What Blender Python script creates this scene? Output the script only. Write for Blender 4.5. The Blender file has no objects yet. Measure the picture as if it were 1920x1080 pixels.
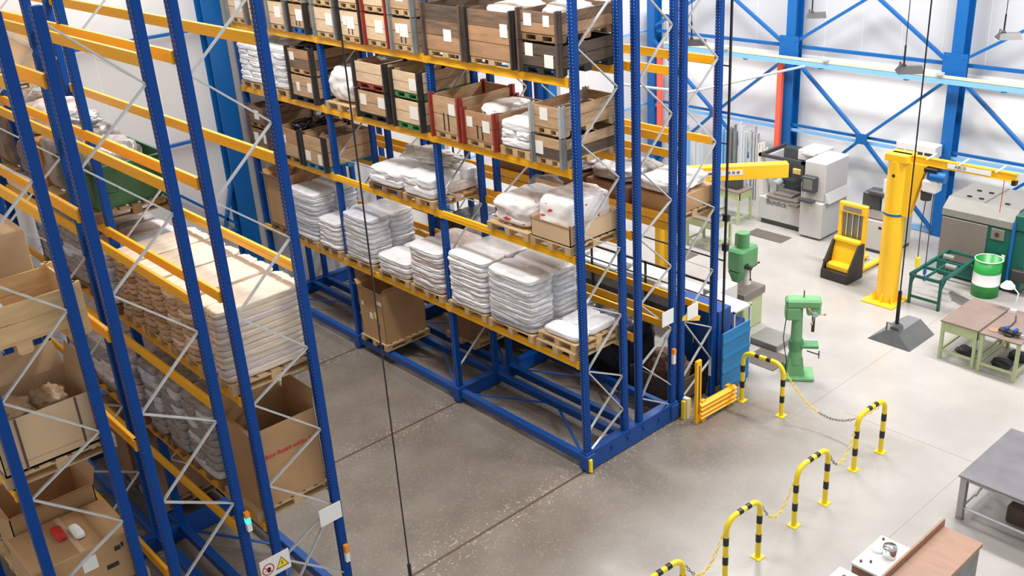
import bpy, math, random
from mathutils import Vector, Matrix, noise

S = bpy.context.scene
COL = S.collection

# ------------------------------------------------------------------ camera
F_PX, YAW, PITCH, ROLL = 1878.0, math.radians(40.54), math.radians(24.0), math.radians(-3.76)
CAM = Vector((10.33, -10.25, 10.0))
f0 = Vector((-math.cos(YAW), math.sin(YAW), 0))
r0 = f0.cross(Vector((0, 0, 1)))
fw = f0 * math.cos(PITCH) + Vector((0, 0, -math.sin(PITCH)))
up = r0.cross(fw)
rr = r0 * math.cos(ROLL) + up * math.sin(ROLL)
uu = up * math.cos(ROLL) - r0 * math.sin(ROLL)
cd = bpy.data.cameras.new('camera'); cam = bpy.data.objects.new('camera', cd); COL.objects.link(cam)
cd.sensor_width = 36.0; cd.lens = F_PX / 1920 * 36; cd.clip_end = 200
cam.matrix_world = Matrix(((rr.x, uu.x, -fw.x, CAM.x), (rr.y, uu.y, -fw.y, CAM.y), (rr.z, uu.z, -fw.z, CAM.z), (0, 0, 0, 1)))
S.camera = cam

# ------------------------------------------------------------------ light and exposure
w = bpy.data.worlds.new('world'); S.world = w; w.use_nodes = True
w.node_tree.nodes['Background'].inputs[0].default_value = (1.0, 0.985, 0.96, 1)
w.node_tree.nodes['Background'].inputs[1].default_value = 0.56
def area(name, loc, size, power, color=(1, 0.98, 0.95), tilt=(0, 0, 0)):
    l = bpy.data.lights.new(name, 'AREA'); l.shape = 'RECTANGLE'; l.size, l.size_y = size
    l.energy = power; l.color = color
    o = bpy.data.objects.new(name, l); COL.objects.link(o); o.location = loc; o.rotation_euler = tilt
    return o
area('roof_light', (4.2, 8.6, 11.5), (5, .8), 1250)
area('roof_light', (7.0, 4.0, 11.5), (4, .8), 380)
area('roof_light', (-5.5, 9.0, 11.5), (7, 2), 1350)
area('roof_light', (-3.5, -2.6, 11.8), (13, 1.0), 950)
S.view_settings.view_transform = 'Standard'; S.view_settings.look = 'None'
S.view_settings.gamma = 1; S.view_settings.use_curve_mapping = False
S.view_settings.exposure = 0.12

# ------------------------------------------------------------------ materials
def mat(name, col, rough=0.5, metal=0.0, var=0.0, scale=4.0, stretch=(1, 1, 1), bump=0.0, emit=0.0, detail=4):
    m = bpy.data.materials.new(name); m.use_nodes = True
    nt = m.node_tree; b = nt.nodes['Principled BSDF']
    b.inputs['Base Color'].default_value = (*col, 1); b.inputs['Roughness'].default_value = rough
    b.inputs['Metallic'].default_value = metal
    if emit:
        b.inputs['Emission Color'].default_value = (*col, 1); b.inputs['Emission Strength'].default_value = emit
    if var or bump:
        tc = nt.nodes.new('ShaderNodeTexCoord'); mp = nt.nodes.new('ShaderNodeMapping')
        mp.inputs['Scale'].default_value = stretch
        nz = nt.nodes.new('ShaderNodeTexNoise'); nz.inputs['Scale'].default_value = scale; nz.inputs['Detail'].default_value = detail
        nt.links.new(tc.outputs['Object'], mp.inputs[0]); nt.links.new(mp.outputs[0], nz.inputs['Vector'])
        if var:
            rp = nt.nodes.new('ShaderNodeValToRGB')
            e = rp.color_ramp.elements
            e[0].position = 0.3; e[1].position = 0.7
            e[0].color = (*[c * (1 - var) for c in col], 1); e[1].color = (*[min(1, c * (1 + var * 0.6)) for c in col], 1)
            nt.links.new(nz.outputs['Fac'], rp.inputs[0]); nt.links.new(rp.outputs[0], b.inputs['Base Color'])
        if bump:
            bp = nt.nodes.new('ShaderNodeBump'); bp.inputs['Strength'].default_value = bump; bp.inputs['Distance'].default_value = 0.02
            nt.links.new(nz.outputs['Fac'], bp.inputs['Height']); nt.links.new(bp.outputs[0], b.inputs['Normal'])
    return m

def perforated(name, col):
    """blue paint with two rows of small punched holes down the faces (light through them painted as pale dots)"""
    m = mat(name, col, 0.38)
    nt = m.node_tree; b = nt.nodes['Principled BSDF']; L = nt.links
    tc = nt.nodes.new('ShaderNodeTexCoord'); sp = nt.nodes.new('ShaderNodeSeparateXYZ'); L.new(tc.outputs['Object'], sp.inputs[0])
    def mth(op, a, v=None, c=None):
        n = nt.nodes.new('ShaderNodeMath'); n.operation = op
        for i, q in enumerate((a, v, c)):
            if q is None: continue
            if isinstance(q, (int, float)): n.inputs[i].default_value = q
            else: L.new(q, n.inputs[i])
        return n.outputs[0]
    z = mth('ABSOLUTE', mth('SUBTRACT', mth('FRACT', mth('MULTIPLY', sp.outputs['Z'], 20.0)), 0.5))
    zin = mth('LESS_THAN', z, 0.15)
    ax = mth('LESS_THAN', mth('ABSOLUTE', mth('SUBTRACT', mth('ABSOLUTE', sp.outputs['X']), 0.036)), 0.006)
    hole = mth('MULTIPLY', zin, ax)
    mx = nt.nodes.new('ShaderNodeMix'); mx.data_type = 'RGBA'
    L.new(hole, mx.inputs['Factor']); mx.inputs[6].default_value = (*col, 1); mx.inputs[7].default_value = (0.42, 0.48, 0.62, 1)  # pale hole colour paints in the light seen through
    L.new(mx.outputs[2], b.inputs['Base Color']); b.inputs['Specular IOR Level'].default_value = 0.2; b.inputs['Roughness'].default_value = 0.45
    return m

M = {}
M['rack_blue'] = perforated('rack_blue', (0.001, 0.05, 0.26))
M['base_blue'] = mat('base_blue', (0.002, 0.062, 0.29), 0.35)
M['steel_blue'] = mat('steel_blue', (0.002, 0.105, 0.36), 0.4)
M['pale_blue'] = mat('pale_blue', (0.20, 0.44, 0.74), 0.4)
M['panel_blue'] = mat('panel_blue', (0.005, 0.17, 0.42), 0.4)
M['beam_yellow'] = mat('beam_yellow', (0.97, 0.50, 0.010), 0.4)
M['crane_yellow'] = mat('crane_yellow', (0.96, 0.56, 0.02), 0.35)
M['sign_yellow'] = mat('sign_yellow', (0.95, 0.72, 0.02), 0.4)
M['guard_yellow'] = mat('guard_yellow', (0.98, 0.50, 0.01), 0.35)
M['hoop_yellow'] = mat('hoop_yellow', (0.93, 0.70, 0.02), 0.3)
M['black'] = mat('black', (0.012, 0.012, 0.014), 0.4)
M['dark'] = mat('dark', (0.03, 0.03, 0.035), 0.45, var=0.5, scale=3)
M['rubber'] = mat('rubber', (0.09, 0.085, 0.085), 0.8, var=0.2, scale=30)
M['mat_brown'] = mat('mat_brown', (0.13, 0.11, 0.10), 0.75, var=0.2, scale=8)
M['galv'] = mat('galv', (0.58, 0.61, 0.63), 0.35, 0.35, var=0.1, scale=9)
M['chrome'] = mat('chrome', (0.7, 0.7, 0.7), 0.15, 1.0)
M['steel'] = mat('steel', (0.42, 0.41, 0.41), 0.35, 0.8, var=0.15, scale=3)
M['steel_top'] = mat('steel_top', (0.22, 0.21, 0.225), 0.28, 0.35, var=0.22, scale=2)
M['lamp_grey'] = mat('lamp_grey', (0.25, 0.255, 0.26), 0.45, var=0.12, scale=10)
M['lamp_grey_shaded'] = mat('lamp_grey_shaded', (0.05, 0.05, 0.055), 0.6)  # same lamp grey with shade painted in, offsets strong roof light
M['mach_grey'] = mat('mach_grey', (0.50, 0.50, 0.50), 0.4)
M['mach_white'] = mat('mach_white', (0.64, 0.64, 0.64), 0.4)
M['mach_dark'] = mat('mach_dark', (0.05, 0.055, 0.06), 0.4)
M['screen'] = mat('screen', (0.16, 0.17, 0.15), 0.25)
M['beige'] = mat('beige', (0.62, 0.56, 0.42), 0.5)
M['rail_cream'] = mat('rail_cream', (0.62, 0.60, 0.45), 0.5)
M['cream'] = mat('cream', (0.80, 0.77, 0.70), 0.45)
M['brass'] = mat('brass', (0.62, 0.46, 0.14), 0.4)
M['red'] = mat('red', (0.62, 0.03, 0.03), 0.4)
M['red_pipe'] = mat('red_pipe', (0.86, 0.12, 0.07), 0.4)
M['orange'] = mat('orange', (0.9, 0.28, 0.02), 0.4)
M['mach_green'] = mat('mach_green', (0.10, 0.30, 0.13), 0.4, var=0.08)
M['pale_green'] = mat('pale_green', (0.45, 0.52, 0.28), 0.5, var=0.06)
M['light_green'] = mat('light_green', (0.17, 0.42, 0.19), 0.4, var=0.08)
M['dark_green'] = mat('dark_green', (0.004, 0.10, 0.075), 0.4)
M['drum_green'] = mat('drum_green', (0.02, 0.30, 0.05), 0.35)
M['bin_green'] = mat('bin_green', (0.025, 0.11, 0.04), 0.4, var=0.15)
M['mach_brown'] = mat('mach_brown', (0.19, 0.165, 0.15), 0.5)
M['lid_grey'] = mat('lid_grey', (0.24, 0.235, 0.215), 0.5, var=0.08)
M['white'] = mat('white', (0.82, 0.82, 0.82), 0.5)
M['paper'] = mat('paper', (0.80, 0.80, 0.78), 0.6)
M['desk_top'] = mat('desk_top', (0.24, 0.17, 0.145), 0.5, var=0.12, scale=3)
M['bench_wood'] = mat('bench_wood', (0.36, 0.20, 0.13), 0.4, var=0.12, scale=3, stretch=(1, 4, 1))
M['wood'] = mat('wood', (0.60, 0.41, 0.21), 0.65, var=0.28, scale=3, stretch=(2, 2, 9), detail=6)
M['ply'] = mat('ply', (0.50, 0.33, 0.19), 0.6, var=0.28, scale=2.5, stretch=(1, 1, 6))
M['ply_pale'] = mat('ply_pale', (0.70, 0.52, 0.34), 0.6, var=0.2, scale=2.5, stretch=(1, 1, 6))
M['ply_brown'] = mat('ply_brown', (0.42, 0.24, 0.13), 0.6, var=0.25, scale=2.5, stretch=(1, 1, 7))
M['old_wood'] = mat('old_wood', (0.20, 0.125, 0.08), 0.7, var=0.4, scale=2.5, stretch=(1, 1, 9), detail=6)
M['dark_wood'] = mat('dark_wood', (0.10, 0.07, 0.05), 0.7, var=0.4, scale=2.5, stretch=(1, 1, 9))
M['new_wood'] = mat('new_wood', (0.74, 0.50, 0.25), 0.6, var=0.15, scale=2.5, stretch=(6, 1, 6))
M['pallet'] = mat('pallet', (0.55, 0.38, 0.20), 0.7, var=0.28, scale=4)
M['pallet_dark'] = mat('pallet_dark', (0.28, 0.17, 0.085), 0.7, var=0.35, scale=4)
M['pallet_black'] = mat('pallet_black', (0.02, 0.02, 0.022), 0.6)
M['pallet_blue'] = mat('pallet_blue', (0.02, 0.12, 0.33), 0.6, var=0.2)
M['pallet_teal'] = mat('pallet_teal', (0.03, 0.22, 0.36), 0.6, var=0.2)
M['pallet_green'] = mat('pallet_green', (0.06, 0.23, 0.09), 0.6, var=0.2)
M['pallet_red'] = mat('pallet_red', (0.30, 0.05, 0.04), 0.6, var=0.2)
M['post_dark'] = mat('post_dark', (0.035, 0.03, 0.028), 0.55, var=0.2)
M['post_grey'] = mat('post_grey', (0.22, 0.23, 0.23), 0.45, var=0.2)
M['post_red'] = mat('post_red', (0.28, 0.035, 0.025), 0.5, var=0.2)
M['post_brown'] = mat('post_brown', (0.11, 0.075, 0.06), 0.6, var=0.3)
M['post_galv'] = mat('post_galv', (0.50, 0.53, 0.54), 0.4, 0.3)
M['carton'] = mat('carton', (0.47, 0.28, 0.135), 0.65, var=0.10, scale=2)
M['carton_pale'] = mat('carton_pale', (0.62, 0.44, 0.27), 0.65, var=0.08, scale=2)
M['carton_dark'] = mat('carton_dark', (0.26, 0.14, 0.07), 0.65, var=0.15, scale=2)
M['carton_orange'] = mat('carton_orange', (0.50, 0.21, 0.05), 0.6, var=0.1)
M['sack_white'] = mat('sack_white', (0.82, 0.825, 0.85), 0.32, var=0.10, scale=7, bump=0.35)
M['sack_grey'] = mat('sack_grey', (0.62, 0.65, 0.72), 0.28, var=0.16, scale=7, bump=0.4)
M['sack_cream'] = mat('sack_cream', (0.76, 0.64, 0.52), 0.5, var=0.16, scale=7, bump=0.3)
M['sack_pink'] = mat('sack_pink', (0.70, 0.60, 0.58), 0.35, var=0.22, scale=8, bump=0.4)
M['sack_kraft_shaded'] = mat('sack_kraft_shaded', (0.55, 0.39, 0.25), 0.35, var=0.2, scale=6, bump=0.4)  # kraft brown, with the shade on the stack sides mixed in
M['sack_tan_shaded'] = mat('sack_tan_shaded', (0.40, 0.25, 0.14), 0.35, var=0.25, scale=6, bump=0.4)  # deeper brown, side shade put into the sack colour
M['wrap_grey'] = mat('wrap_grey', (0.36, 0.33, 0.32), 0.22, var=0.35, scale=6, bump=0.8)
M['wrap_brown'] = mat('wrap_brown', (0.27, 0.19, 0.15), 0.22, var=0.4, scale=5, bump=0.8)
M['wrap_black'] = mat('wrap_black', (0.012, 0.012, 0.015), 0.22, var=0.4, scale=5, bump=0.9)
M['film_dark'] = mat('film_dark', (0.42, 0.43, 0.47), 0.15, var=0.75, scale=7, bump=1.0)
M['liner'] = mat('liner', (0.80, 0.79, 0.78), 0.3, var=0.10, scale=6, bump=0.6)
M['liner_red'] = None
M['scrap'] = mat('scrap', (0.17, 0.095, 0.06), 0.6, var=0.6, scale=22, bump=1.0)
M['tan_bag'] = mat('tan_bag', (0.48, 0.33, 0.20), 0.45, var=0.2, scale=9, bump=0.8)
M['wall'] = mat('wall', (0.88, 0.88, 0.885), 0.6, var=0.02, scale=0.4)
M['wall_upper'] = mat('wall_upper', (0.50, 0.515, 0.55), 0.6, var=0.02, scale=0.4)
M['wall_grey'] = mat('wall_grey', (0.72, 0.71, 0.715), 0.6, var=0.02, scale=0.4)
M['strip_grey'] = mat('strip_grey', (0.36, 0.36, 0.37), 0.5)
M['corrugated'] = mat('corrugated', (0.62, 0.68, 0.70), 0.5)
M['glow'] = mat('glow', (1.0, 1.0, 1.0), 0.5, emit=2.2)
M['led_green'] = mat('led_green', (0.05, 0.9, 0.5), 0.4, emit=1.2)
M['wood_rail'] = mat('wood_rail', (0.10, 0.06, 0.045), 0.6)

def film_mat():
    m = bpy.data.materials.new('stretch_film'); m.use_nodes = True; nt = m.node_tree; nt.nodes.clear()
    o = nt.nodes.new('ShaderNodeOutputMaterial'); mx = nt.nodes.new('ShaderNodeMixShader')
    t = nt.nodes.new('ShaderNodeBsdfTransparent'); p = nt.nodes.new('ShaderNodeBsdfPrincipled')
    p.inputs['Base Color'].default_value = (0.62, 0.65, 0.70, 1); p.inputs['Roughness'].default_value = 0.15
    nz = nt.nodes.new('ShaderNodeTexNoise'); nz.inputs['Scale'].default_value = 9
    tc = nt.nodes.new('ShaderNodeTexCoord'); nt.links.new(tc.outputs['Object'], nz.inputs['Vector'])
    bp = nt.nodes.new('ShaderNodeBump'); bp.inputs['Strength'].default_value = 0.8; bp.inputs['Distance'].default_value = 0.03
    nt.links.new(nz.outputs['Fac'], bp.inputs['Height']); nt.links.new(bp.outputs[0], p.inputs['Normal'])
    mx.inputs[0].default_value = 0.24
    nt.links.new(t.outputs[0], mx.inputs[1]); nt.links.new(p.outputs[0], mx.inputs[2]); nt.links.new(mx.outputs[0], o.inputs[0])
    return m
M['film'] = film_mat()

def liner_red_mat():
    """white plastic liner printed with red marks"""
    m = mat('printed_liner', (0.82, 0.80, 0.80), 0.3, bump=0.6, scale=6)
    nt = m.node_tree; b = nt.nodes['Principled BSDF']
    tc = nt.nodes.new('ShaderNodeTexCoord'); mp = nt.nodes.new('ShaderNodeMapping'); mp.inputs['Scale'].default_value = (4.5, 13, 13)
    mp.inputs['Rotation'].default_value = (0.2, 0.3, 0.5)
    nz = nt.nodes.new('ShaderNodeTexNoise'); nz.inputs['Scale'].default_value = 1.0; nz.inputs['Detail'].default_value = 1
    rp = nt.nodes.new('ShaderNodeValToRGB'); e = rp.color_ramp.elements
    e[0].position = 0.66; e[0].color = (0.82, 0.80, 0.80, 1); e[1].position = 0.70; e[1].color = (0.66, 0.05, 0.09, 1)
    nt.links.new(tc.outputs['Object'], mp.inputs[0]); nt.links.new(mp.outputs[0], nz.inputs['Vector'])
    nt.links.new(nz.outputs['Fac'], rp.inputs[0]); nt.links.new(rp.outputs[0], b.inputs['Base Color'])
    return m
M['liner_red'] = liner_red_mat()

def floor_mat():
    m = bpy.data.materials.new('concrete_floor'); m.use_nodes = True; nt = m.node_tree; L = nt.links
    b = nt.nodes['Principled BSDF']
    tc = nt.nodes.new('ShaderNodeTexCoord'); sp = nt.nodes.new('ShaderNodeSeparateXYZ'); L.new(tc.outputs['Object'], sp.inputs[0])
    def noise_(sc, det=4):
        n = nt.nodes.new('ShaderNodeTexNoise'); n.inputs['Scale'].default_value = sc; n.inputs['Detail'].default_value = det
        L.new(tc.outputs['Object'], n.inputs['Vector']); return n.outputs['Fac']
    def mth(op, *a):
        n = nt.nodes.new('ShaderNodeMath'); n.operation = op
        for i, q in enumerate(a):
            if isinstance(q, (int, float)): n.inputs[i].default_value = q
            else: L.new(q, n.inputs[i])
        return n.outputs[0]
    def ramp(f, stops):
        r = nt.nodes.new('ShaderNodeValToRGB'); e = r.color_ramp.elements
        while len(e) < len(stops): e.new(0.5)
        for i, (p, c) in enumerate(stops): e[i].position = p; e[i].color = (*c, 1)
        L.new(f, r.inputs[0]); return r.outputs[0]
    def mix(f, a, c, mode='MIX'):
        n = nt.nodes.new('ShaderNodeMix'); n.data_type = 'RGBA'; n.blend_type = mode
        if isinstance(f, (int, float)): n.inputs['Factor'].default_value = f
        else: L.new(f, n.inputs['Factor'])
        L.new(a, n.inputs[6]); L.new(c, n.inputs[7]); return n.outputs[2]
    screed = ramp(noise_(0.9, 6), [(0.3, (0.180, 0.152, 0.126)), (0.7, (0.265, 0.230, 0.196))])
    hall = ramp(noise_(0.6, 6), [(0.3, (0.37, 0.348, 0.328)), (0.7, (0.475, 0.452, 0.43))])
    # stone chips showing in the ground screed, densest beside the rails
    v = nt.nodes.new('ShaderNodeTexVoronoi'); v.inputs['Scale'].default_value = 26; L.new(tc.outputs['Object'], v.inputs['Vector'])
    vs = nt.nodes.new('ShaderNodeSeparateColor'); L.new(v.outputs['Color'], vs.inputs[0])
    chip = mth('MULTIPLY', mth('GREATER_THAN', vs.outputs[0], 0.62), mth('LESS_THAN', v.outputs['Distance'], 0.42))
    k = mth('MULTIPLY', mth('ADD', sp.outputs['X'], 1.74), 1 / 3.478)
    near = mth('ABSOLUTE', mth('SUBTRACT', mth('FRACT', k), 0.5))        # 0 on a rail line
    band = mth('SUBTRACT', 1.0, mth('MULTIPLY', near, 8.0)); 
    bandc = mth('MAXIMUM', band, 0.0)
    chipc = ramp(vs.outputs[1], [(0.0, (0.26, 0.21, 0.17)), (1.0, (0.56, 0.49, 0.42))])
    amt = mth('MULTIPLY', chip, mth('ADD', 0.28, mth('MULTIPLY', bandc, 0.9)))
    sc2 = mix(amt, screed, chipc)
    tr = mth('MULTIPLY', mth('ADD', mth('ADD', sp.outputs['X'], -1.0), mth('MULTIPLY', mth('SUBTRACT', noise_(0.7, 3), 0.5), 2.2)), 0.36)  # screed fades into hall slab; width also paints in dimmer light near racks
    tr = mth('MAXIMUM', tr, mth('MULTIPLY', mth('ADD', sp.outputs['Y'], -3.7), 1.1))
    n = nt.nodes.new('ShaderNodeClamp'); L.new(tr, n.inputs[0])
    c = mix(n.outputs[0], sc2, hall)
    # faint expansion joints of the hall slab
    L.new(c, b.inputs['Base Color'])
    rg = nt.nodes.new('ShaderNodeMapRange'); L.new(noise_(1.6, 5), rg.inputs[0])
    rg.inputs[1].default_value = 0.3; rg.inputs[2].default_value = 0.7; rg.inputs[3].default_value = 0.16; rg.inputs[4].default_value = 0.34
    L.new(rg.outputs[0], b.inputs['Roughness'])
    return m
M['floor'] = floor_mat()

# ------------------------------------------------------------------ mesh helpers
class MB:
    """collects shapes and links them as one mesh object"""
    def __init__(s): s.v = []; s.f = []; s.smooth = []; s.mi = []; s.mats = []; s.cur = 0
    def use(s, m):
        if m not in s.mats: s.mats.append(m)
        s.cur = s.mats.index(m); return s
    def add(s, vs, fs, smooth=False):
        o = len(s.v); s.v += [tuple(p) for p in vs]
        for f in fs: s.f.append(tuple(i + o for i in f)); s.smooth.append(smooth); s.mi.append(s.cur)
        return s
    def box(s, x0, x1, y0, y1, z0, z1, ch=0.0):
        if ch <= 0:
            vs = [(x, y, z) for z in (z0, z1) for y in (y0, y1) for x in (x0, x1)]
            return s.add(vs, [(0, 2, 3, 1), (4, 5, 7, 6), (0, 1, 5, 4), (2, 6, 7, 3), (0, 4, 6, 2), (1, 3, 7, 5)])
        c = min(ch, (x1 - x0) / 2.01, (y1 - y0) / 2.01, (z1 - z0) / 2.01)
        X = (x0, x1); Y = (y0, y1); Z = (z0, z1); vs = []; idx = {}
        for i in (0, 1):
            for j in (0, 1):
                for k in (0, 1):
                    dx = c if i == 0 else -c; dy = c if j == 0 else -c; dz = c if k == 0 else -c
                    for a, p in enumerate(((X[i], Y[j] + dy, Z[k] + dz), (X[i] + dx, Y[j], Z[k] + dz), (X[i] + dx, Y[j] + dy, Z[k]))):
                        idx[(i, j, k, a)] = len(vs); vs.append(p)
        q = lambda *t: idx[t]
        fs = []
        for i in (0, 1): fs.append((q(i, 0, 0, 0), q(i, 1, 0, 0), q(i, 1, 1, 0), q(i, 0, 1, 0)))
        for j in (0, 1): fs.append((q(0, j, 0, 1), q(1, j, 0, 1), q(1, j, 1, 1), q(0, j, 1, 1)))
        for k in (0, 1): fs.append((q(0, 0, k, 2), q(1, 0, k, 2), q(1, 1, k, 2), q(0, 1, k, 2)))
        for i in (0, 1):
            for j in (0, 1): fs.append((q(i, j, 0, 0), q(i, j, 1, 0), q(i, j, 1, 1), q(i, j, 0, 1)))
            for k in (0, 1): fs.append((q(i, 0, k, 0), q(i, 1, k, 0), q(i, 1, k, 2), q(i, 0, k, 2)))
        for j in (0, 1):
            for k in (0, 1): fs.append((q(0, j, k, 1), q(1, j, k, 1), q(1, j, k, 2), q(0, j, k, 2)))
        for i in (0, 1):
            for j in (0, 1):
                for k in (0, 1): fs.append((q(i, j, k, 0), q(i, j, k, 1), q(i, j, k, 2)))
        return s.add(vs, fs)
    def bar(s, p, q, w, h, ref=(0, 0, 1)):
        p, q = Vector(p), Vector(q); d = (q - p).normalized(); r = Vector(ref)
        if abs(d.dot(r)) > 0.98: r = Vector((1, 0, 0))
        a = d.cross(r).normalized(); b = a.cross(d)
        vs = [c + a * (w / 2 * i) + b * (h / 2 * j) for c in (p, q) for j in (-1, 1) for i in (-1, 1)]
        return s.add(vs, [(0, 2, 3, 1), (4, 5, 7, 6), (0, 1, 5, 4), (2, 6, 7, 3), (0, 4, 6, 2), (1, 3, 7, 5)])
    def tube(s, path, r, n=10, caps=True):
        path = [Vector(p) for p in path]; rs = r if isinstance(r, (list, tuple)) else [r] * len(path)
        vs = []; fs = []; pa = None
        for i, p in enumerate(path):
            d = (path[min(i + 1, len(path) - 1)] - path[max(i - 1, 0)]).normalized()
            if pa is None:
                t = Vector((0, 0, 1)) if abs(d.z) < 0.9 else Vector((1, 0, 0)); pa = d.cross(t).normalized()
            pa = (pa - d * pa.dot(d)).normalized(); pb = d.cross(pa)
            for k in range(n):
                t = 2 * math.pi * k / n; vs.append(p + (pa * math.cos(t) + pb * math.sin(t)) * rs[i])
        for i in range(len(path) - 1):
            for k in range(n): fs.append((i * n + k, i * n + (k + 1) % n, (i + 1) * n + (k + 1) % n, (i + 1) * n + k))
        s.add(vs, fs, True)
        if caps:
            m = len(path) - 1
            s.add(vs[:n], [tuple(range(n - 1, -1, -1))]); s.add(vs[m * n:], [tuple(range(n))])
        return s
    def cyl(s, p, q, r, n=16, r2=None): return s.tube([p, q], [r, r if r2 is None else r2], n)
    def lathe(s, c, prof, n=24):
        vs = []; fs = []
        for (r, z) in prof:
            for k in range(n): t = 2 * math.pi * k / n; vs.append((c[0] + r * math.cos(t), c[1] + r * math.sin(t), c[2] + z))
        for i in range(len(prof) - 1):
            for k in range(n): fs.append((i * n + k, i * n + (k + 1) % n, (i + 1) * n + (k + 1) % n, (i + 1) * n + k))
        return s.add(vs, fs, True)
    def prism(s, poly, vec):
        n = len(poly); v = Vector(vec); a = [Vector(p) for p in poly]
        fs = [tuple(range(n - 1, -1, -1)), tuple(range(n, 2 * n))] + [(i, (i + 1) % n, n + (i + 1) % n, n + i) for i in range(n)]
        return s.add(a + [p + v for p in a], fs)
    def lump(s, x0, x1, y0, y1, z0, z1, seed=0, amp=0.08, n=12, e=4.0, freq=2.5, flat=True):
        """soft bag-like volume: rounded box with noise"""
        cx, cy, cz = (x0 + x1) / 2, (y0 + y1) / 2, (z0 + z1) / 2; hx, hy, hz = (x1 - x0) / 2, (y1 - y0) / 2, (z1 - z0) / 2
        vs = []; fs = []; key = {}
        def pt(u, v, w_):
            k = (round(u, 4), round(v, 4), round(w_, 4))
            if k in key: return key[k]
            l = (abs(u) ** e + abs(v) ** e + abs(w_) ** e) ** (1 / e)
            d = Vector((u / l, v / l, w_ / l))
            nn = noise.fractal(Vector((d.x * freq * max(hx, .3) * 2, d.y * freq * max(hy, .3) * 2, d.z * freq * max(hz, .3) * 2)) + Vector((seed * 7.3, seed * 3.1, seed)), 0.7, 2.0, 4)
            kz = 1.0 if (d.z > -0.5 or not flat) else 0.2
            g = 1 + amp * nn * kz - amp * 0.35
            key[k] = len(vs)
            vs.append((cx + d.x * hx * g, cy + d.y * hy * g, cz + d.z * hz * (g if d.z > 0 else 1)))
            return key[k]
        g = [2 * i / n - 1 for i in range(n + 1)]
        for ax in range(3):
            for sg in (-1, 1):
                for i in range(n):
                    for j in range(n):
                        q = []
                        for (a, b) in ((g[i], g[j]), (g[i + 1], g[j]), (g[i + 1], g[j + 1]), (g[i], g[j + 1])):
                            c = [0, 0, 0]; c[ax] = sg; c[(ax + 1) % 3] = a; c[(ax + 2) % 3] = b; q.append(pt(*c))
                        fs.append(tuple(q) if sg > 0 else tuple(reversed(q)))
        return s.add(vs, fs, True)
    def mesh(s, name, m=None):
        me = bpy.data.meshes.new(name); me.from_pydata(s.v, [], s.f)
        me.polygons.foreach_set('use_smooth', s.smooth)
        if s.mats:
            for q in s.mats: me.materials.append(M[q])
            me.polygons.foreach_set('material_index', s.mi)
        elif m: me.materials.append(M[m])
        me.update(); return me
    def obj(s, name, m=None, parent=None):
        return put(name, s.mesh(name, m), parent)

def put(name, me, parent=None, loc=None, rot=None, scale=None):
    o = bpy.data.objects.new(name, me); COL.objects.link(o)
    if parent: o.parent = parent
    if loc is not None: o.location = loc
    if rot is not None: o.rotation_euler = rot
    if scale is not None: o.scale = scale
    return o
def tag(o, label, cat, group=None, kind=None):
    o['label'] = label; o['category'] = cat
    if group: o['group'] = group
    if kind: o['kind'] = kind
    return o
def thing(name, label, cat, loc=(0, 0, 0), rz=0.0, group=None):
    o = bpy.data.objects.new(name, None); COL.objects.link(o); o.location = loc; o.rotation_euler = (0, 0, rz)
    o.empty_display_size = 0.1
    return tag(o, label, cat, group)
def struct(name, mb, m=None):
    o = mb.obj(name, m); o['kind'] = 'structure'; return o
def text(name, body, size, m, parent, loc, rot, extrude=0.002):
    c = bpy.data.curves.new(name, 'FONT'); c.body = body; c.size = size; c.extrude = extrude; c.resolution_u = 3
    c.align_x = 'CENTER'; c.align_y = 'CENTER'
    t = bpy.data.objects.new(name, c)
    COL.objects.link(t); bpy.context.view_layer.update()
    me = bpy.data.meshes.new_from_object(t.evaluated_get(bpy.context.evaluated_depsgraph_get()))
    bpy.data.objects.remove(t); me.materials.clear(); me.materials.append(M[m])
    return put(name, me, parent, loc, rot)
R = random.Random(7)
PI = math.pi

# ================================================================== the hall
WX, WY = -10.95, 14.35        # end wall behind the racks, long wall behind the machines
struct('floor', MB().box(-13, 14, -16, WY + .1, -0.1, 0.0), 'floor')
# aisle rails let into the floor
for i, x in enumerate((0.0, -3.478, -6.955, -10.43)):
    struct('trim_%d' % (i + 1), MB().box(x - .022, x + .022, -15, 2.35, -0.02, 0.003), 'wood_rail')
# sawn joints of the hall slab
for i, (a, b) in enumerate((((1.6, 3.9), (1.6, 13.9)), ((2.2, 4.6), (9.5, 4.6)), ((4.6, -6), (4.6, 4.6)))):
    struct('trim_%d' % (i + 5), MB().bar((*a, 0.0), (*b, 0.0), .006, .004), 'lid_grey')

# long wall: panels with fine vertical joints
wb = MB().use('wall').box(WX - .1, 12, WY - .02, WY + .12, 0, 4.1)
wb.use('wall_upper').box(WX - .1, 12, WY, WY + .12, 4.1, 12.5)
wb.use('wall_grey')
for k in range(20): wb.box(-10.2 + k * 1.1, -10.188 + k * 1.1, WY - .004, WY, 4.1, 12.5)
struct('wall_right', wb)
wb = MB().use('wall_grey').box(WX - .12, WX, -14, WY, 0, 12.5)
wb.use('wall')
for k in range(22): wb.box(WX, WX + .004, -12.5 + k * 1.2, -12.49 + k * 1.2, 0, 12.5)
struct('wall_left', wb)
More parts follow.
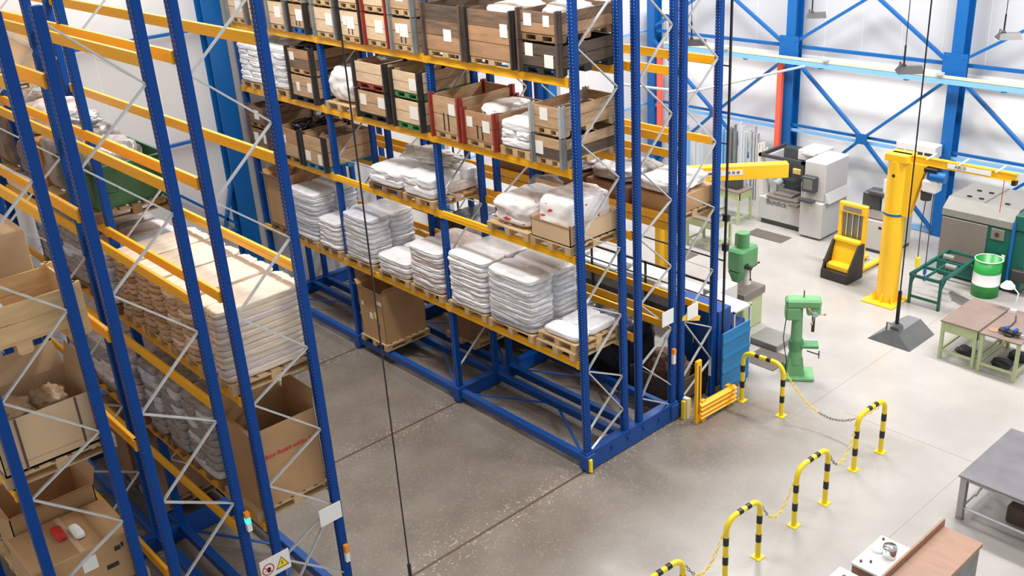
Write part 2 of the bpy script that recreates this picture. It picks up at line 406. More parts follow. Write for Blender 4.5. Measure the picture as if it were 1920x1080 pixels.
# high windows in the end wall and in the long wall near the corner
for i, (y0, y1, z0, z1) in enumerate(((7.4, 9.0, 5.2, 7.2), (9.6, 10.5, 5.1, 7.2), (11.2, 12.6, 5.0, 7.2))):
    mb = MB().use('glow').box(WX + .005, WX + .02, y0, y1, z0, z1)
    mb.use('steel_blue')
    for y in (y0, y1): mb.box(WX, WX + .05, y - .03, y + .03, z0, z1)
    for z in (z0, z1): mb.box(WX, WX + .05, y0, y1, z - .03, z + .03)
    struct('window_%d' % (i + 1), mb)
mb = MB().use('corrugated')
for k in range(9): mb.box(-10.9 + k * .085, -10.85 + k * .085, WY - .05, WY, 4.0, 4.75)
struct('trim_8', mb)
mb = MB().use('glow').box(-10.9, -10.1, WY - .02, WY - .005, 4.85, 7.0); mb.use('steel_blue').box(-10.9, -10.1, WY - .05, WY, 4.78, 4.84)
struct('window_4', mb)

def column_x(x, m='steel_blue', y=13.75, top=12.4):       # H section standing before the long wall
    mb = MB().use(m)
    mb.box(x - .14, x + .14, y - .03, y, 0, top); mb.box(x - .14, x + .14, y + .33, y + .36, 0, top); mb.box(x - .012, x + .012, y, y + .33, 0, top)
    return mb
for i, x in enumerate((-10.35, -5.36, -0.72, 4.0)):
    mb = column_x(x)
    if i: # gusset plates with bolts
        mb.box(x - .30, x + .30, 13.66, 13.69, 4.12, 4.72)
        for sx in (-1, 1):
            for k in range(2): mb.box(x + sx * (.20 + .05 * k) - .012, x + sx * (.20 + .05 * k) + .012, 13.65, 13.66, 4.56 + .03 * k, 4.585 + .03 * k)
    struct('steel_column.%03d' % i if i else 'steel_column', mb)
for i, (y, d) in enumerate(((-0.35, .42), (5.4, .36), (9.7, .3))):
    mb = MB().use('steel_blue').box(-10.62, -10.59, y - d / 2, y + d / 2, 0, 12.4)
    mb.box(WX + .01, WX + .04, y - d / 2, y + d / 2, 0, 12.4); mb.box(WX + .03, -10.6, y - .015, y + .015, 0, 12.4)
    mb.use('strip_grey').box(-10.9, -10.62, y + d / 2 + .03, y + d / 2 + .18, 0, 12.4)  # plain grey vertical strip beside the column
    struct('steel_column.%03d' % (i + 4), mb)

# wind bracing of the long wall: diagonals, ties and sill rail
def diag(n, a, b, m='steel_blue', wdt=.11, dep=.07):
    struct('steel_beam.%03d' % n, MB().bar((a[0], 13.74, a[1]), (b[0], 13.74, b[1]), dep, wdt, ref=(0, 1, 0)), m)
n = 1
bays = [(-10.35, -5.36, -7.85), (-5.36, -0.72, -3.0), (-0.72, 4.0, 1.7)]
for (xl, xr, xm) in bays:
    for (a, b, m) in (((xl + .22, 4.6), (xm, 5.95), 'steel_blue'), ((xr - .22, 4.5), (xm, 5.95), 'steel_blue'),
                      ((xl + .10, 4.15), (xm, 2.22), 'steel_blue'), ((xr - .10, 4.1), (xm, 2.22), 'steel_blue'),
                      ((xm, 2.22), (xl + .1, 0.12), 'steel_blue'), ((xm, 2.22), (xr - .1, 0.12), 'steel_blue')):
        diag(n, a, b, m); n += 1
    struct('steel_beam.%03d' % n, MB().box(xm - .16, xm + .16, 13.68, 13.71, 2.08, 2.36), 'steel_blue'); n += 1
for (z, m, h) in ((4.43, 'steel_blue', .09), (2.24, 'steel_blue', .07), (2.10, 'pale_blue', .08), (0.10, 'pale_blue', .14)):
    struct('steel_beam.%03d' % n, MB().box(-10.3, 8.0, 13.80, 13.86, z - h / 2, z + h / 2), m); n += 1
# braces and rails of the end wall
for (a, b) in (((-.6, 2.2), (-.6 - 2.6, 4.4)), ((-0.9, 2.1), (-.2, 4.2)), ((-.6, 4.35), (-4.8, 4.35)), ((-.6, 2.05), (-4.8, 2.05)), ((-.4, 6.7), (-9, 6.7))):
    struct('steel_beam.%03d' % n, MB().bar((-10.75, a[0], a[1]), (-10.75, b[0], b[1]), .06, .11, ref=(1, 0, 0)), 'steel_blue'); n += 1
for (a, b) in (((.1, 4.35), (14.2, 4.35)), ((.1, 2.05), (14.2, 2.05))):
    struct('steel_beam.%03d' % n, MB().bar((-10.75, a[0], a[1]), (-10.75, b[0], b[1]), .06, .09, ref=(1, 0, 0)), 'pale_blue'); n += 1

hb = thing('air_heater', 'white wall unit with dark slots behind the yellow crane arm', 'heater', (-1.28, 13.5, 2.12))
MB().box(-.55, .50, -.18, .18, .02, .34, .02).obj('casing', 'mach_white', hb)
for k in range(4): MB().box(-.52 + k * .25, -.32 + k * .25, -.19, -.18, .04, .16).obj('grille', 'post_dark', hb)
# red vertical service pipes on the long wall
for i, x in enumerate((-5.52, -7.68, -9.85)):
    o = MB().box(x - .075, x + .075, 13.52, 13.64, 1.2, 4.02).obj('service_pipe', 'red_pipe')
    tag(o, ('red vertical pipe beside the blue column behind the grey milling machine', 'red vertical pipe seen just right of the hindmost rack post',
            'red vertical pipe on the far wall seen through the middle of the racks')[i], 'pipe')

# crane runway along the long wall
rw = thing('crane_runway', 'pale blue and cream crane rail running along the white long wall', 'rail', (0, 13.4, 4.1))
MB().box(-9.5, 8, -.06, .0, -.06, .06).obj('rail_girder', 'pale_blue', rw)
MB().box(-9.5, 8, -.06, -.01, .075, .14).obj('conductor_rail', 'rail_cream', rw)
mb = MB()
for k in range(7): mb.box(-9 + k * 2.4, -8.9 + k * 2.4, -.08, .30, -.09, -.06)
mb.obj('bracket', 'steel_blue', rw)
for k, x in enumerate((-7.2, -4.0, -0.9, 2.3)): MB().cyl((x, -.035, .14), (x, -.035, .19), .10, 12).obj('cable_trolley', 'galv', rw)
# light grey suspended pipe from the long wall to the racks
pp = MB().tube([(-4.6, 13.3, 4.05), (-5.3, 9.3, 4.05), (-7.6, 9.0, 4.05)], .035, 8)
tag(pp.obj('air_pipe', 'galv'), 'grey air pipe slung between the long wall and the racks', 'pipe')

# ================================================================== racks
LEV = (2.12, 4.0, 5.41, 6.8, 8.2)
XS = (0.0, -3.478, -6.955, -10.43)
PW = .056
ZIG = [('o', .76, 'i', 1.49), ('i', 1.49, 'o', 1.92), ('o', 1.92, 'i', 2.66), ('i', 2.66, 'o', 3.12), ('o', 3.12, 'i', 3.86), ('i', 3.86, 'o', 4.33),
       ('o', 4.33, 'i', 5.06), ('i', 5.06, 'o', 5.81), ('o', 5.81, 'i', 6.5), ('i', 6.5, 'o', 7.23), ('o', 7.23, 'i', 7.93), ('i', 7.93, 'o', 8.67),
       ('o', 1.92, 'i', .82), ('i', .82, 'o', .34)]
_pm = {}
def post_mesh(z0, z1):
    k = (z0, z1)
    if k not in _pm:
        mb = MB().box(-PW, PW, -PW, PW, z0, z1, .008); mb.box(-PW - .02, PW + .02, -PW - .02, PW + .02, z0, z0 + .015)
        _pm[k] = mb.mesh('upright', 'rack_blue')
    return _pm[k]
_bm = {}
def beam_mesh(L):
    L = round(L, 3)
    if L not in _bm:
        mb = MB().box(-L, 0, -.025, .025, -.14, 0, .006)
        mb.box(-L, 0, -.029, -.025, -.085, -.055)
        for x in (-L, -.055): mb.box(x, x + .055, -.033, .027, -.142, 0)
        _bm[L] = mb.mesh('beam', 'beam_yellow')
    return _bm[L]

def rack(name, label, cat, frames, levels, zpost, top, mobile, ends=True, group=None):
    """frames: list of (outer y, inner y) of each row of uprights"""
    ys = [y for f in frames for y in f]
    root = thing(name, label, cat, (0, min(ys), 0), 0, group); oy = min(ys)
    for xi, x in enumerate(XS):
        for (yo, yi) in frames:
            for y in (yo, yi): put('upright', post_mesh(zpost, top), root, (x, y - oy, 0))
            for (a, za, b, zb) in ZIG[:(14 if xi == 0 else 12)]:
                if zb > top or za > top: continue
                ya, yb = (yo if a == 'o' else yi), (yo if b == 'o' else yi)
                sg = .05 if yb > ya else -.05
                MB().bar((x + .012, ya + sg - oy, za), (x + .012, yb - sg - oy, zb), .02, .038, ref=(1, 0, 0)).obj('brace', 'galv', root)
    for z in levels:
        for (yo, yi) in frames:
            for y, sg in ((yo, 1 if yo > yi else -1), (yi, 1 if yi > yo else -1)):
                for k in range(3):
                    xr = XS[k] - (.050 if k == 0 else .004); xl = XS[k + 1] + .004
                    put('beam', beam_mesh(xr - xl), root, (xr, y + sg * (PW - .005) - oy, z))
    if mobile:
        y0, y3 = min(ys), max(ys)
        for y in sorted(ys):
            for k in range(3):
                MB().box(XS[k + 1] + .07, XS[k] - .07, y - .06 - oy, y + .06 - oy, .13, .29, .01).obj('base_beam', 'base_blue', root)
        for k, x in enumerate(XS):
            h = .40 if k == 0 else .33
            mb = MB().box(x - .07, x + .07, y0 - .09 - oy, y3 + .09 - oy, .05, h - .03, .01)
            mb.box(x - .085, x + .085, y0 - .09 - oy, y3 + .09 - oy, h - .045, h - .02); mb.box(x - .085, x + .085, y0 - .09 - oy, y3 + .09 - oy, .04, .06)
            for yy in (y0, y3): mb.box(x - .10, x + .10, yy - .11 - oy, yy + .11 - oy, .03, .34, .015)
            if k == 0:
                for q in range(4 if y3 - y0 > 2 else 1):
                    yy = y0 + .55 + q * .42 - oy; mb.cyl((x + .07, yy, .22), (x + .10, yy, .22), .035, 10)
            mb.obj('base_cross_beam', 'base_blue', root)
            for yy in (y0, y3): MB().cyl((x - .03, yy - oy, .055), (x + .03, yy - oy, .055), .052, 14).obj('wheel', 'steel', root)
        for k in range(3):
            for (yo, yi) in frames:
                a, b = (yo, yi) if yo < yi else (yi, yo); xm = (XS[k] + XS[k + 1]) / 2
                for (p, q) in (((XS[k] - .08, a), (xm, b)), ((xm, b), (XS[k + 1] + .08, a))):
                    MB().bar((p[0], p[1] - oy, .2), (q[0], q[1] - oy, .2), .05, .012).obj('base_tie', 'base_blue', root)
    return root, oy

# ---- near-right mobile rack (double row)
rk, oy = rack('mobile_pallet_rack', 'large blue and yellow pallet rack in the middle, with its end post beside the aisle', 'rack',
              [(0.04, 0.99), (2.28, 1.37)], LEV, .29, 8.85, True)
MB().box(.075, .135, -.075, .0, .015, .27, .012).obj('corner_bumper', 'sign_yellow', rk)['label'] = 'yellow corner bumper'
MB().box(.062, .075, 2.28 - .35 - oy, 2.28 - .05 - oy, 2.05, 2.33).obj('sign_board', 'white', rk)['label'] = 'blank white sign board'
b = MB().box(.06, .12, 2.20 - oy, 2.26 - oy, 1.42, 1.52); b.obj('sensor_box', 'orange', rk)
MB().box(.06, .11, 2.20 - oy, 2.26 - oy, 1.22, 1.42).obj('sensor_box', 'white', rk)

# ---- mobile rack left of the aisle (double row)
rk, oy = rack('mobile_pallet_rack', 'tall blue rack at the left bordering the aisle, with the warning sign on its end', 'rack',
              [(-4.83, -5.79), (-7.12, -6.18)], LEV, .29, 8.85, True)
MB().box(.062, .075, -5.14 - oy, -4.80 - oy, 1.70, 1.96).obj('sign_board', 'white', rk)['label'] = 'blank white sign board'
sg = MB().box(.062, .075, -6.09 - oy, -5.66 - oy, 1.36, 1.66).obj('warning_sign', 'white', rk); sg['label'] = 'white sign with red ring and yellow triangle'
yc, zc = -5.985 - oy, 1.50
mb = MB(); ring = []
for k in range(28):
    t0, t1 = 2 * PI * k / 28, 2 * PI * (k + 1) / 28
    mb.add([(.0765, yc + r * math.cos(t), zc + r * math.sin(t)) for t in (t0, t1) for r in (.072, .088)], [(0, 1, 3, 2)])
mb.bar((.0765, yc - .055, zc + .055), (.0765, yc + .055, zc - .055), .012, .002, ref=(1, 0, 0))
mb.obj('prohibition_ring', 'red', sg)
mb = MB().cyl((.0760, yc + .01, zc), (.0766, yc + .01, zc), .03, 12); mb.box(.0760, .0766, yc - .01, yc + .03, zc - .05, zc); mb.bar((.0763, yc - .05, zc - .01), (.0763, yc + .03, zc + .0), .001, .014, ref=(1, 0, 0))
mb.obj('pictogram', 'black', sg)
yt, zt = -5.78 - oy, 1.50
tri = lambda s, x: [(x, yt - s, zt - s * .75), (x, yt + s, zt - s * .75), (x, yt, zt + s)]
MB().prism(tri(.098, .0755), (.0008, 0, 0)).obj('warning_triangle', 'black', sg)
MB().prism(tri(.080, .0764), (.0008, 0, 0)).obj('warning_triangle', 'sign_yellow', sg)
MB().prism([(.0773, yt - .012, zt - .045), (.0773, yt + .018, zt - .005), (.0773, yt + .0, zt + .0), (.0773, yt + .014, zt + .05), (.0773, yt - .018, zt + .01), (.0773, yt + .0, zt + .003)], (.0005, 0, 0)).obj('pictogram', 'black', sg)
MB().box(.06, .12, -4.86 - oy, -4.80 - oy, 1.12, 1.24).obj('sensor_box', 'orange', rk); MB().box(.06, .11, -4.86 - oy, -4.80 - oy, 0.96, 1.12).obj('sensor_box', 'white', rk)
MB().box(.06, .12, -6.16 - oy, -6.10 - oy, 2.42, 2.50).obj('sensor_box', 'orange', rk)
mb = MB().use('led_green').box(.06, .12, -6.16 - oy, -6.10 - oy, 2.34, 2.42); mb.use('white').box(.06, .12, -6.16 - oy, -6.10 - oy, 2.22, 2.34); mb.obj('sensor_box', None, rk)

# ---- outermost rack at the left edge
rk, oy = rack('mobile_pallet_rack', 'blue rack cut off by the left edge of the picture, holding open cartons', 'rack',
              [(-7.50, -8.45)], LEV, .29, 8.85, True)

# ---- fixed rack behind the middle one
rk, oy = rack('pallet_rack', 'hindmost blue and yellow rack standing behind the middle rack', 'rack', [(2.52, 3.46)], (1.85, 3.78, 5.1, 6.5), 0.0, 8.9, False)
MB().box(.062, .075, 2.62 - oy, 2.92 - oy, 1.93, 2.2).obj('sign_board', 'white', rk)['label'] = 'blank white sign board'
mb = MB().bar((.03, 2.5 - oy, 2.02), (.03, 3.0 - oy, 1.84), .06, .09); mb.obj('end_rail', 'guard_yellow', rk)
MB().box(-.03, .03, 3.40 - oy, 3.44 - oy, .45, .80).obj('notice', 'white', rk)

# black guard frame with tension wires behind the hindmost rack
gf = thing('guard_frame', 'thin black steel guard frame with rails behind the hindmost rack', 'guard', (0.10, 3.64, 0))
for k in range(5): MB().box(-.017 - k * 2.6, .017 - k * 2.6, -.017, .017, 0, 9.0).obj('post', 'black', gf)
for z in (6.33, 4.98, 2.78, 1.95): MB().box(-10.4, .016, -.012, .012, z - .012, z + .012).obj('rail', 'black', gf)
for z in (3.62, 3.05): MB().box(-.05, .06, -.04, .05, z - .07, z + .07, .01).obj('bracket', 'black', gf)

# ================================================================== pallets and loads
def clear(x0, x1, g=.085):
    """keeps a load clear of the uprights"""
    for X in XS:
        if x0 < X + g and x1 > X - g:
            if (x0 + x1) / 2 > X: x0 = max(x0, X + g)
            else: x1 = min(x1, X - g)
    return x0, x1
def pallet(label, x0, x1, y0, y1, z, m='pallet', group='pallets under the loads', h=.14):
    x0, x1 = clear(x0, x1, .085)
    cx, cy = (x0 + x1) / 2, (y0 + y1) / 2; a, b = (x1 - x0) / 2, (y1 - y0) / 2
    t = thing('pallet', label, 'pallet', (cx, cy, z), 0, group)
    mb = MB(); n = 7; wdt = 2 * b / n * .72
    for k in range(n): yy = -b + wdt / 2 + k * (2 * b - wdt) / (n - 1); mb.box(-a, a, yy - wdt / 2, yy + wdt / 2, h - .02, h)
    for xx in (-a + .06, 0, a - .06): mb.box(xx - .06, xx + .06, -b, b, h - .04, h - .02)
    mb.obj('deck', m, t)
    for xx in (-a + .06, 0, a - .06):
        MB().box(xx - .06, xx + .06, -b, b, 0, .02).obj('runner', m, t)
        for yy in (-b + .07, 0, b - .07): MB().box(xx - .055, xx + .055, yy - .07, yy + .07, .02, h - .04).obj('block', m, t)
    return t

_sk = []
for sdd in range(4):
    mb = MB().lump(-.5, .5, -.5, .5, -.5, .5, seed=sdd + 3, amp=.05, n=10, e=6.0, freq=1.8, flat=False)
    _sk.append(mb)
_skm = {}
def sack_mesh(k, m):
    if (k, m) not in _skm: _skm[(k, m)] = _sk[k].mesh('sack', m)
    return _skm[(k, m)]
def sacks(label, x0, x1, y0, y1, z, n, h, m, m2=None, film=False, group=None, top=None, long=False):
    """stretch-wrapped stack of sacks in interlocked layers; each sack a part"""
    x0, x1 = clear(x0, x1, .115)
    cx, cy = (x0 + x1) / 2, (y0 + y1) / 2; W, D = (x1 - x0) * .955, y1 - y0; lay = h / n
    t = thing('sack_stack', label, 'sacks', (cx, cy, z), 0, group)
    for i in range(n):
        zc = lay * (i + .5) + lay * .16
        if long: L = [(-W / 2, .0 + .02 * (i % 2), -D / 2, D / 2), (.0 + .02 * (i % 2), W / 2, -D / 2, D / 2)]
        elif group == 'sack stacks on the lowest shelf': L = [(-W / 2, W / 2, -D / 2, .03 * (i % 2)), (-W / 2, W / 2, .03 * (i % 2), D / 2)]
        elif i % 2 == 0: L = [(-W / 2, W / 2, -D / 2, -D / 2 + D * .36), (-W / 2, 0, -D * .14, D / 2), (0, W / 2, -D * .14, D / 2)]
        else: L = [(-W / 2, 0, -D / 2, D * .14), (0, W / 2, -D / 2, D * .14), (-W / 2, W / 2, D * .14, D / 2)]
        for (a, b, c, d) in L:
            j = .012
            o = put('sack', sack_mesh(R.randrange(4), top if (top and i >= n - 1) else m2 if (m2 and R.random() < .3) else m), t,
                    ((a + b) / 2 + R.uniform(-j, j), (c + d) / 2 + R.uniform(-j, j), zc), (0, 0, R.choice((0, PI)) + R.uniform(-.015, .015)),
                    ((b - a) * 1.045, (d - c) * 1.045, lay * 1.22))
    if film:
        mb = MB().lump(-W / 2 - .03, W / 2 + .03, -D / 2 - .03, D / 2 + .03, 0.0, h + .04, seed=R.randrange(50), amp=.03, n=12, e=9, freq=3)
        mb.obj('stretch_film', 'film', t)['label'] = 'clear stretch film around the sacks'
    return t

def crate(label, x0, x1, y0, y1, z, h, panel, post, base='pallet', cards=(), group=None, planks=2, open_=True, bh=.12, slots=False):
    """wooden box pallet: feet, plank walls, corner posts and paper cards"""
    x0, x1 = clear(x0, x1, .13)
    cx, cy = (x0 + x1) / 2, (y0 + y1) / 2; a, b = (x1 - x0) / 2 - .022, (y1 - y0) / 2
    t = thing('wooden_crate', label, 'crate', (cx, cy, z), 0, group)
    mb = MB().box(-a, a, -b, b, bh - .03, bh)
    for xx in (-a + .07, 0, a - .07):
        for yy in (-b + .08, 0, b - .08): mb.box(xx - .07, xx + .07, yy - .08, yy + .08, .015, bh - .03)
    for yy in (-b + .08, 0, b - .08): mb.box(-a, a, yy - .06, yy + .06, 0, .015)
    mb.obj('pallet_base', base, t)
    zz = [bh + (h - bh) * k / planks for k in range(planks + 1)]
    for (sx, sy) in ((0, -1), (0, 1), (-1, 0), (1, 0)):
        mb = MB()
        for k in range(planks):
            if isinstance(panel, tuple): mb.use(panel[k % len(panel)])
            g0, g1 = zz[k] + .006, zz[k + 1] - .006
            if sy: mb.box(-a + .03, a - .03, sy * b - .012, sy * b + .012, g0, g1)
            else: mb.box(sx * a - .012, sx * a + .012, -b + .03, b - .03, g0, g1)
        mb.obj('side_panel', None if isinstance(panel, tuple) else panel, t)
    if slots:
        mb = MB()
        for xx in (-.05, .07): mb.box(xx - .018, xx + .018, -b - .014, -b - .011, bh + .03, bh + (h - bh) * .55)
        mb.obj('grip_slot', 'post_dark', t)
    for sx in (-1, 1):
        for sy in (-1, 1):
            mb = MB().box(sx * a - .045, sx * a + .045, sy * b - .02, sy * b + .02, .01, h + .03); mb.box(sx * a - .02, sx * a + .02, sy * b - .06, sy * b + .06, .01, h + .03)
            mb.obj('corner_post', post, t)
    for (u, v, wd, ht) in cards:        # on the front wall, u along x and v up, both 0..1
        xx = -a + 2 * a * u; z2 = bh + (h - bh) * v
        MB().box(xx - wd / 2, xx + wd / 2, -b - .018, -b - .013, z2 - ht / 2, z2 + ht / 2).obj('paper_card', 'paper', t)
    return t

def liner(label, x0, x1, y0, y1, z0, z1, m='liner', seed=0, name='plastic_liner', cat='liner', amp=.12, e=3.2, group=None):
    x0, x1 = clear(x0, x1, .16)
    cx, cy = (x0 + x1) / 2, (y0 + y1) / 2
    o = MB().lump(x0 - cx, x1 - cx, y0 - cy, y1 - cy, 0, z1 - z0, seed, amp, 14, e).obj(name, m); o.location = (cx, cy, z0)
    return tag(o, label, cat, group)

def carton(label, x0, x1, y0, y1, z, h, m='carton', flaps=True, t_=.012, name='carton', taper=0.0, marks=None, group=None, fl=.28, sway=0):
    x0, x1 = clear(x0, x1, .095)
    cx, cy = (x0 + x1) / 2, (y0 + y1) / 2; a, b = (x1 - x0) / 2, (y1 - y0) / 2
    t = thing(name, label, 'box', (cx, cy, z), 0, group)
    if not flaps:
        MB().box(-a, a, -b, b, 0, h, .012).obj('body', m, t)
        MB().box(-a * .98, a * .98, -.03, .03, h, h + .003).obj('tape', 'carton_pale', t)
        return t
    mb = MB().box(-a, a, -b, b, 0, .02)
    k = taper
    for (p, q) in (((-a, -b), (a, -b)), ((a, -b), (a, b)), ((a, b), (-a, b)), ((-a, b), (-a, -b))):
        d = Vector((q[0] - p[0], q[1] - p[1], 0)).normalized(); nn = Vector((d.y, -d.x, 0)) * t_
        P0, Q0 = Vector((p[0], p[1], 0)), Vector((q[0], q[1], 0)); P1, Q1 = P0 * (1 - k) + Vector((0, 0, h)), Q0 * (1 - k) + Vector((0, 0, h))
        mb.add([P0, Q0, Q0 - nn, P0 - nn, P1, Q1, Q1 - nn, P1 - nn], [(0, 1, 5, 4), (3, 7, 6, 2), (4, 5, 6, 7), (0, 3, 2, 1), (0, 4, 7, 3), (1, 2, 6, 5)])
    mb.obj('body', m, t)
    ang = [R.uniform(.35, 1.1) for _ in range(4)] if not sway else sway
    ax, by = a * (1 - k), b * (1 - k)
    for i, (p, q, o) in enumerate((((-ax, -by), (ax, -by), (0, -1)), ((ax, -by), (ax, by), (1, 0)), ((ax, by), (-ax, by), (0, 1)), ((-ax, by), (-ax, -by), (-1, 0)))):
        f = min(fl, .9 * min(a, b)) * (.35 if ang[i] > 2 else 1); c, s_ = math.cos(ang[i]) * f, math.sin(ang[i]) * f
        P = Vector((p[0], p[1], h)); Q = Vector((q[0], q[1], h)); O = Vector((o[0], o[1], 0)) * c + Vector((0, 0, s_)); T = Vector((0, 0, .01))
        dd = (Q - P) * .03
        MB().add([P, Q, Q + O - dd, P + O + dd, P + T, Q + T, Q + O - dd + T, P + O + dd + T],
                 [(0, 1, 2, 3), (7, 6, 5, 4), (0, 4, 5, 1), (1, 5, 6, 2), (2, 6, 7, 3), (3, 7, 4, 0)]).obj('flap', m, t)
    return t

# ================================================================== loads on the middle rack
YF, YB = -0.10, 1.08
Z1, Z2, Z3, Z4 = 2.125, 4.005, 5.415, 6.805
# topmost shelf: two-high pale box pallets, then dark ones
top_bays = [(-10.30, -9.50, 'ply_pale', 'post_grey', 'pallet'), (-9.42, -8.66, 'ply_pale', 'post_brown', 'pallet'), (-8.58, -7.84, 'ply_pale', 'post_grey', 'pallet'),
            (-7.76, -7.03, 'ply', 'post_dark', 'pallet_blue'),
            (-6.84, -6.04, 'ply_pale', 'post_grey', 'pallet'), (-5.98, -5.18, 'ply_pale', 'post_dark', 'pallet'), (-5.12, -4.36, 'ply_pale', 'post_red', 'pallet'), (-4.30, -3.56, 'ply', 'post_grey', 'pallet')]
where = ('leftmost stack of the top shelf, left of the near rack post', 'hidden half behind the near rack post, top shelf', 'top shelf just right of the near rack post, dark left corner',
         'top shelf stack standing on a blue base', 'top shelf, first right of the second blue post', 'top shelf, crossed by the black lamp cable', 'top shelf, between dark and red corner posts', 'top shelf, last pale stack before the dark crates')
for i, (a, b, p, c, bs) in enumerate(top_bays):
    crate('lower pale plywood crate, ' + where[i], a, b, YF, YB, Z4, .565, p, c, bs, [(R.uniform(.55, .75), .55, .24, .22), (.3, .6, .12, .16)][:R.choice((1, 2))], 'pale crates on the top shelf', slots=i % 2 == 1, planks=2)
    crate('upper pale plywood crate, ' + where[i], a, b, YF, YB, Z4 + .60, .565, p, c if i != 3 else 'post_grey', 'pallet', [(.5, .5, .2, .2)], 'pale crates on the top shelf')
crate('dark brown crate with ragged liner edge, leftmost of the dark crates on the top shelf', -3.36, -2.32, YF, YB, Z4, .86, ('ply_brown', 'old_wood', 'dark_wood'), 'post_brown', 'pallet', [(.62, .36, .20, .19)], 'dark crates on the top shelf', planks=3)
crate('dark brown crate with pale film inside, middle of the dark crates on the top shelf', -2.24, -1.12, YF, YB, Z4, .86, ('ply_brown', 'ply_brown', 'old_wood'), 'post_dark', 'pallet', [(.83, .62, .17, .2)], 'dark crates on the top shelf', planks=3)
crate('lower weathered dark crate at the end of the top shelf, two cards on it', -1.0, .0, YF, YB, Z4, .455, 'dark_wood', 'post_brown', 'pallet_black', [(.24, .72, .17, .19), (.75, .3, .19, .19)], 'dark crates on the top shelf')
crate('upper weathered dark crate with two white cards at the end of the top shelf', -1.0, .0, YF, YB, Z4 + .485, .44, ('ply_brown', 'old_wood'), 'post_brown', 'pallet_dark', [(.24, .6, .17, .18), (.72, .6, .13, .16)], 'dark crates on the top shelf')
liner('white film liner bulging from the dark crate at the end of the top shelf', -.84, -.20, .10, .88, Z4 + .66, Z4 + 1.0, seed=3, amp=.12)
liner('pale film and cardboard inside the middle dark crate on the top shelf', -2.12, -1.24, .06, .92, Z4 + .62, Z4 + .92, seed=5, amp=.12)

# third shelf
for i, (a, b, n, h) in enumerate(((-10.26, -9.30, 7, .80), (-9.22, -8.24, 7, .86))):
    pallet(('wooden pallet under the leftmost white sacks, third shelf', 'wooden pallet under the film-wrapped white sacks, third shelf')[i], a, b, YF, YB, Z3)
    sacks(('leftmost stack of white sacks on the third shelf', 'white sacks with crumpled clear film, left of the dark crates on the third shelf')[i], a, b, YF, YB, Z3 + .14, n, h, 'sack_white', film=(i == 1))
crate('pale lower crate on a black base beside the white sacks, third shelf', -8.06, -7.10, YF, YB, Z3, .54, 'ply', 'post_dark', 'pallet_black', [(.3, .45, .12, .18), (.78, .5, .16, .18)], 'crates on the third shelf')
crate('dark upper crate with a small card beside the white sacks, third shelf', -8.06, -7.10, YF, YB, Z3 + .57, .50, ('old_wood', 'ply_brown'), 'post_dark', 'pallet', [(.2, .6, .16, .16)], 'crates on the third shelf')
liner('black plastic sheet heaped on the dark crate, third shelf', -7.95, -7.15, .0, 1.0, Z3 + .93, Z3 + 1.22, 'wrap_black', 4, 'plastic_sheet', 'sheet', .3)
pallet('wooden pallet under the smooth white bag, third shelf', -6.82, -5.86, YF, YB, Z3)
liner('smooth white bulk bag on the third shelf, right of the second blue post', -6.80, -5.88, -.08, 1.05, Z3 + .14, Z3 + .82, 'liner', 8, 'bulk_bag', 'bag', .10, 4)
crate('lower pale crate on a black base with two cards, under the red-based crate', -5.64, -4.62, YF, YB, Z3, .53, 'ply', 'post_dark', 'pallet_black', [(.2, .6, .2, .2), (.8, .6, .22, .2)], 'crates on the third shelf', slots=False)
crate('upper crate with a red base draped with clear film, third shelf', -5.64, -4.62, YF, YB, Z3 + .57, .50, 'ply_pale', 'post_dark', 'pallet_red', [], 'crates on the third shelf')
liner('grey film trailing over the corner of the red-based crate', -5.0, -4.6, -.05, .6, Z3 + 1.10, Z3 + 1.26, 'film', 6, 'stretch_film', 'film', .2)
crate('lower crate with green base at the blue post, third shelf', -4.46, -3.55, YF, YB, Z3, .53, 'ply_pale', 'post_dark', 'pallet_green', [(.72, .5, .24, .22)], 'crates on the third shelf')
crate('upper open crate on the green-based crate, third shelf', -4.46, -3.55, YF, YB, Z3 + .56, .48, 'ply_pale', 'post_dark', 'pallet_green', [(.78, .42, .22, .2)], 'crates on the third shelf')
crate('tall brown crate with paper card right of the blue post, third shelf', -3.38, -2.56, YF, YB, Z3, .74, 'ply', 'post_red', 'pallet', [(.74, .68, .17, .19)], 'crates on the third shelf', slots=True)
crate('low brown crate with red corner post and two cards, third shelf', -2.50, -1.66, YF, YB, Z3, .60, 'ply_brown', 'post_red', 'pallet', [(.2, .62, .15, .17), (.72, .55, .18, .19)], 'crates on the third shelf', slots=True)
liner('white film sheet lying in the low brown crate, third shelf', -2.38, -1.78, .06, .92, Z3 + .45, Z3 + .68, 'liner', 12, amp=.12)
pallet('wooden pallet under the flat white sacks, third shelf', -1.60, -.90, YF, YB, Z3)
sacks('low sloping pile of white sacks between the brown crates, third shelf', -1.60, -.90, YF, YB, Z3 + .14, 3, .40, 'sack_white')
crate('lower crate filled with scrap at the end of the third shelf', -.82, .0, YF, YB, Z3, .45, ('dark_wood', 'ply'), 'post_grey', 'pallet', [(.22, .45, .17, .2)], 'crates on the third shelf')
crate('upper open pale crate with grey corner posts at the end of the third shelf', -.82, .0, YF, YB, Z3 + .485, .45, 'ply', 'post_galv', 'pallet', [(.42, .62, .17, .19)], 'crates on the third shelf')

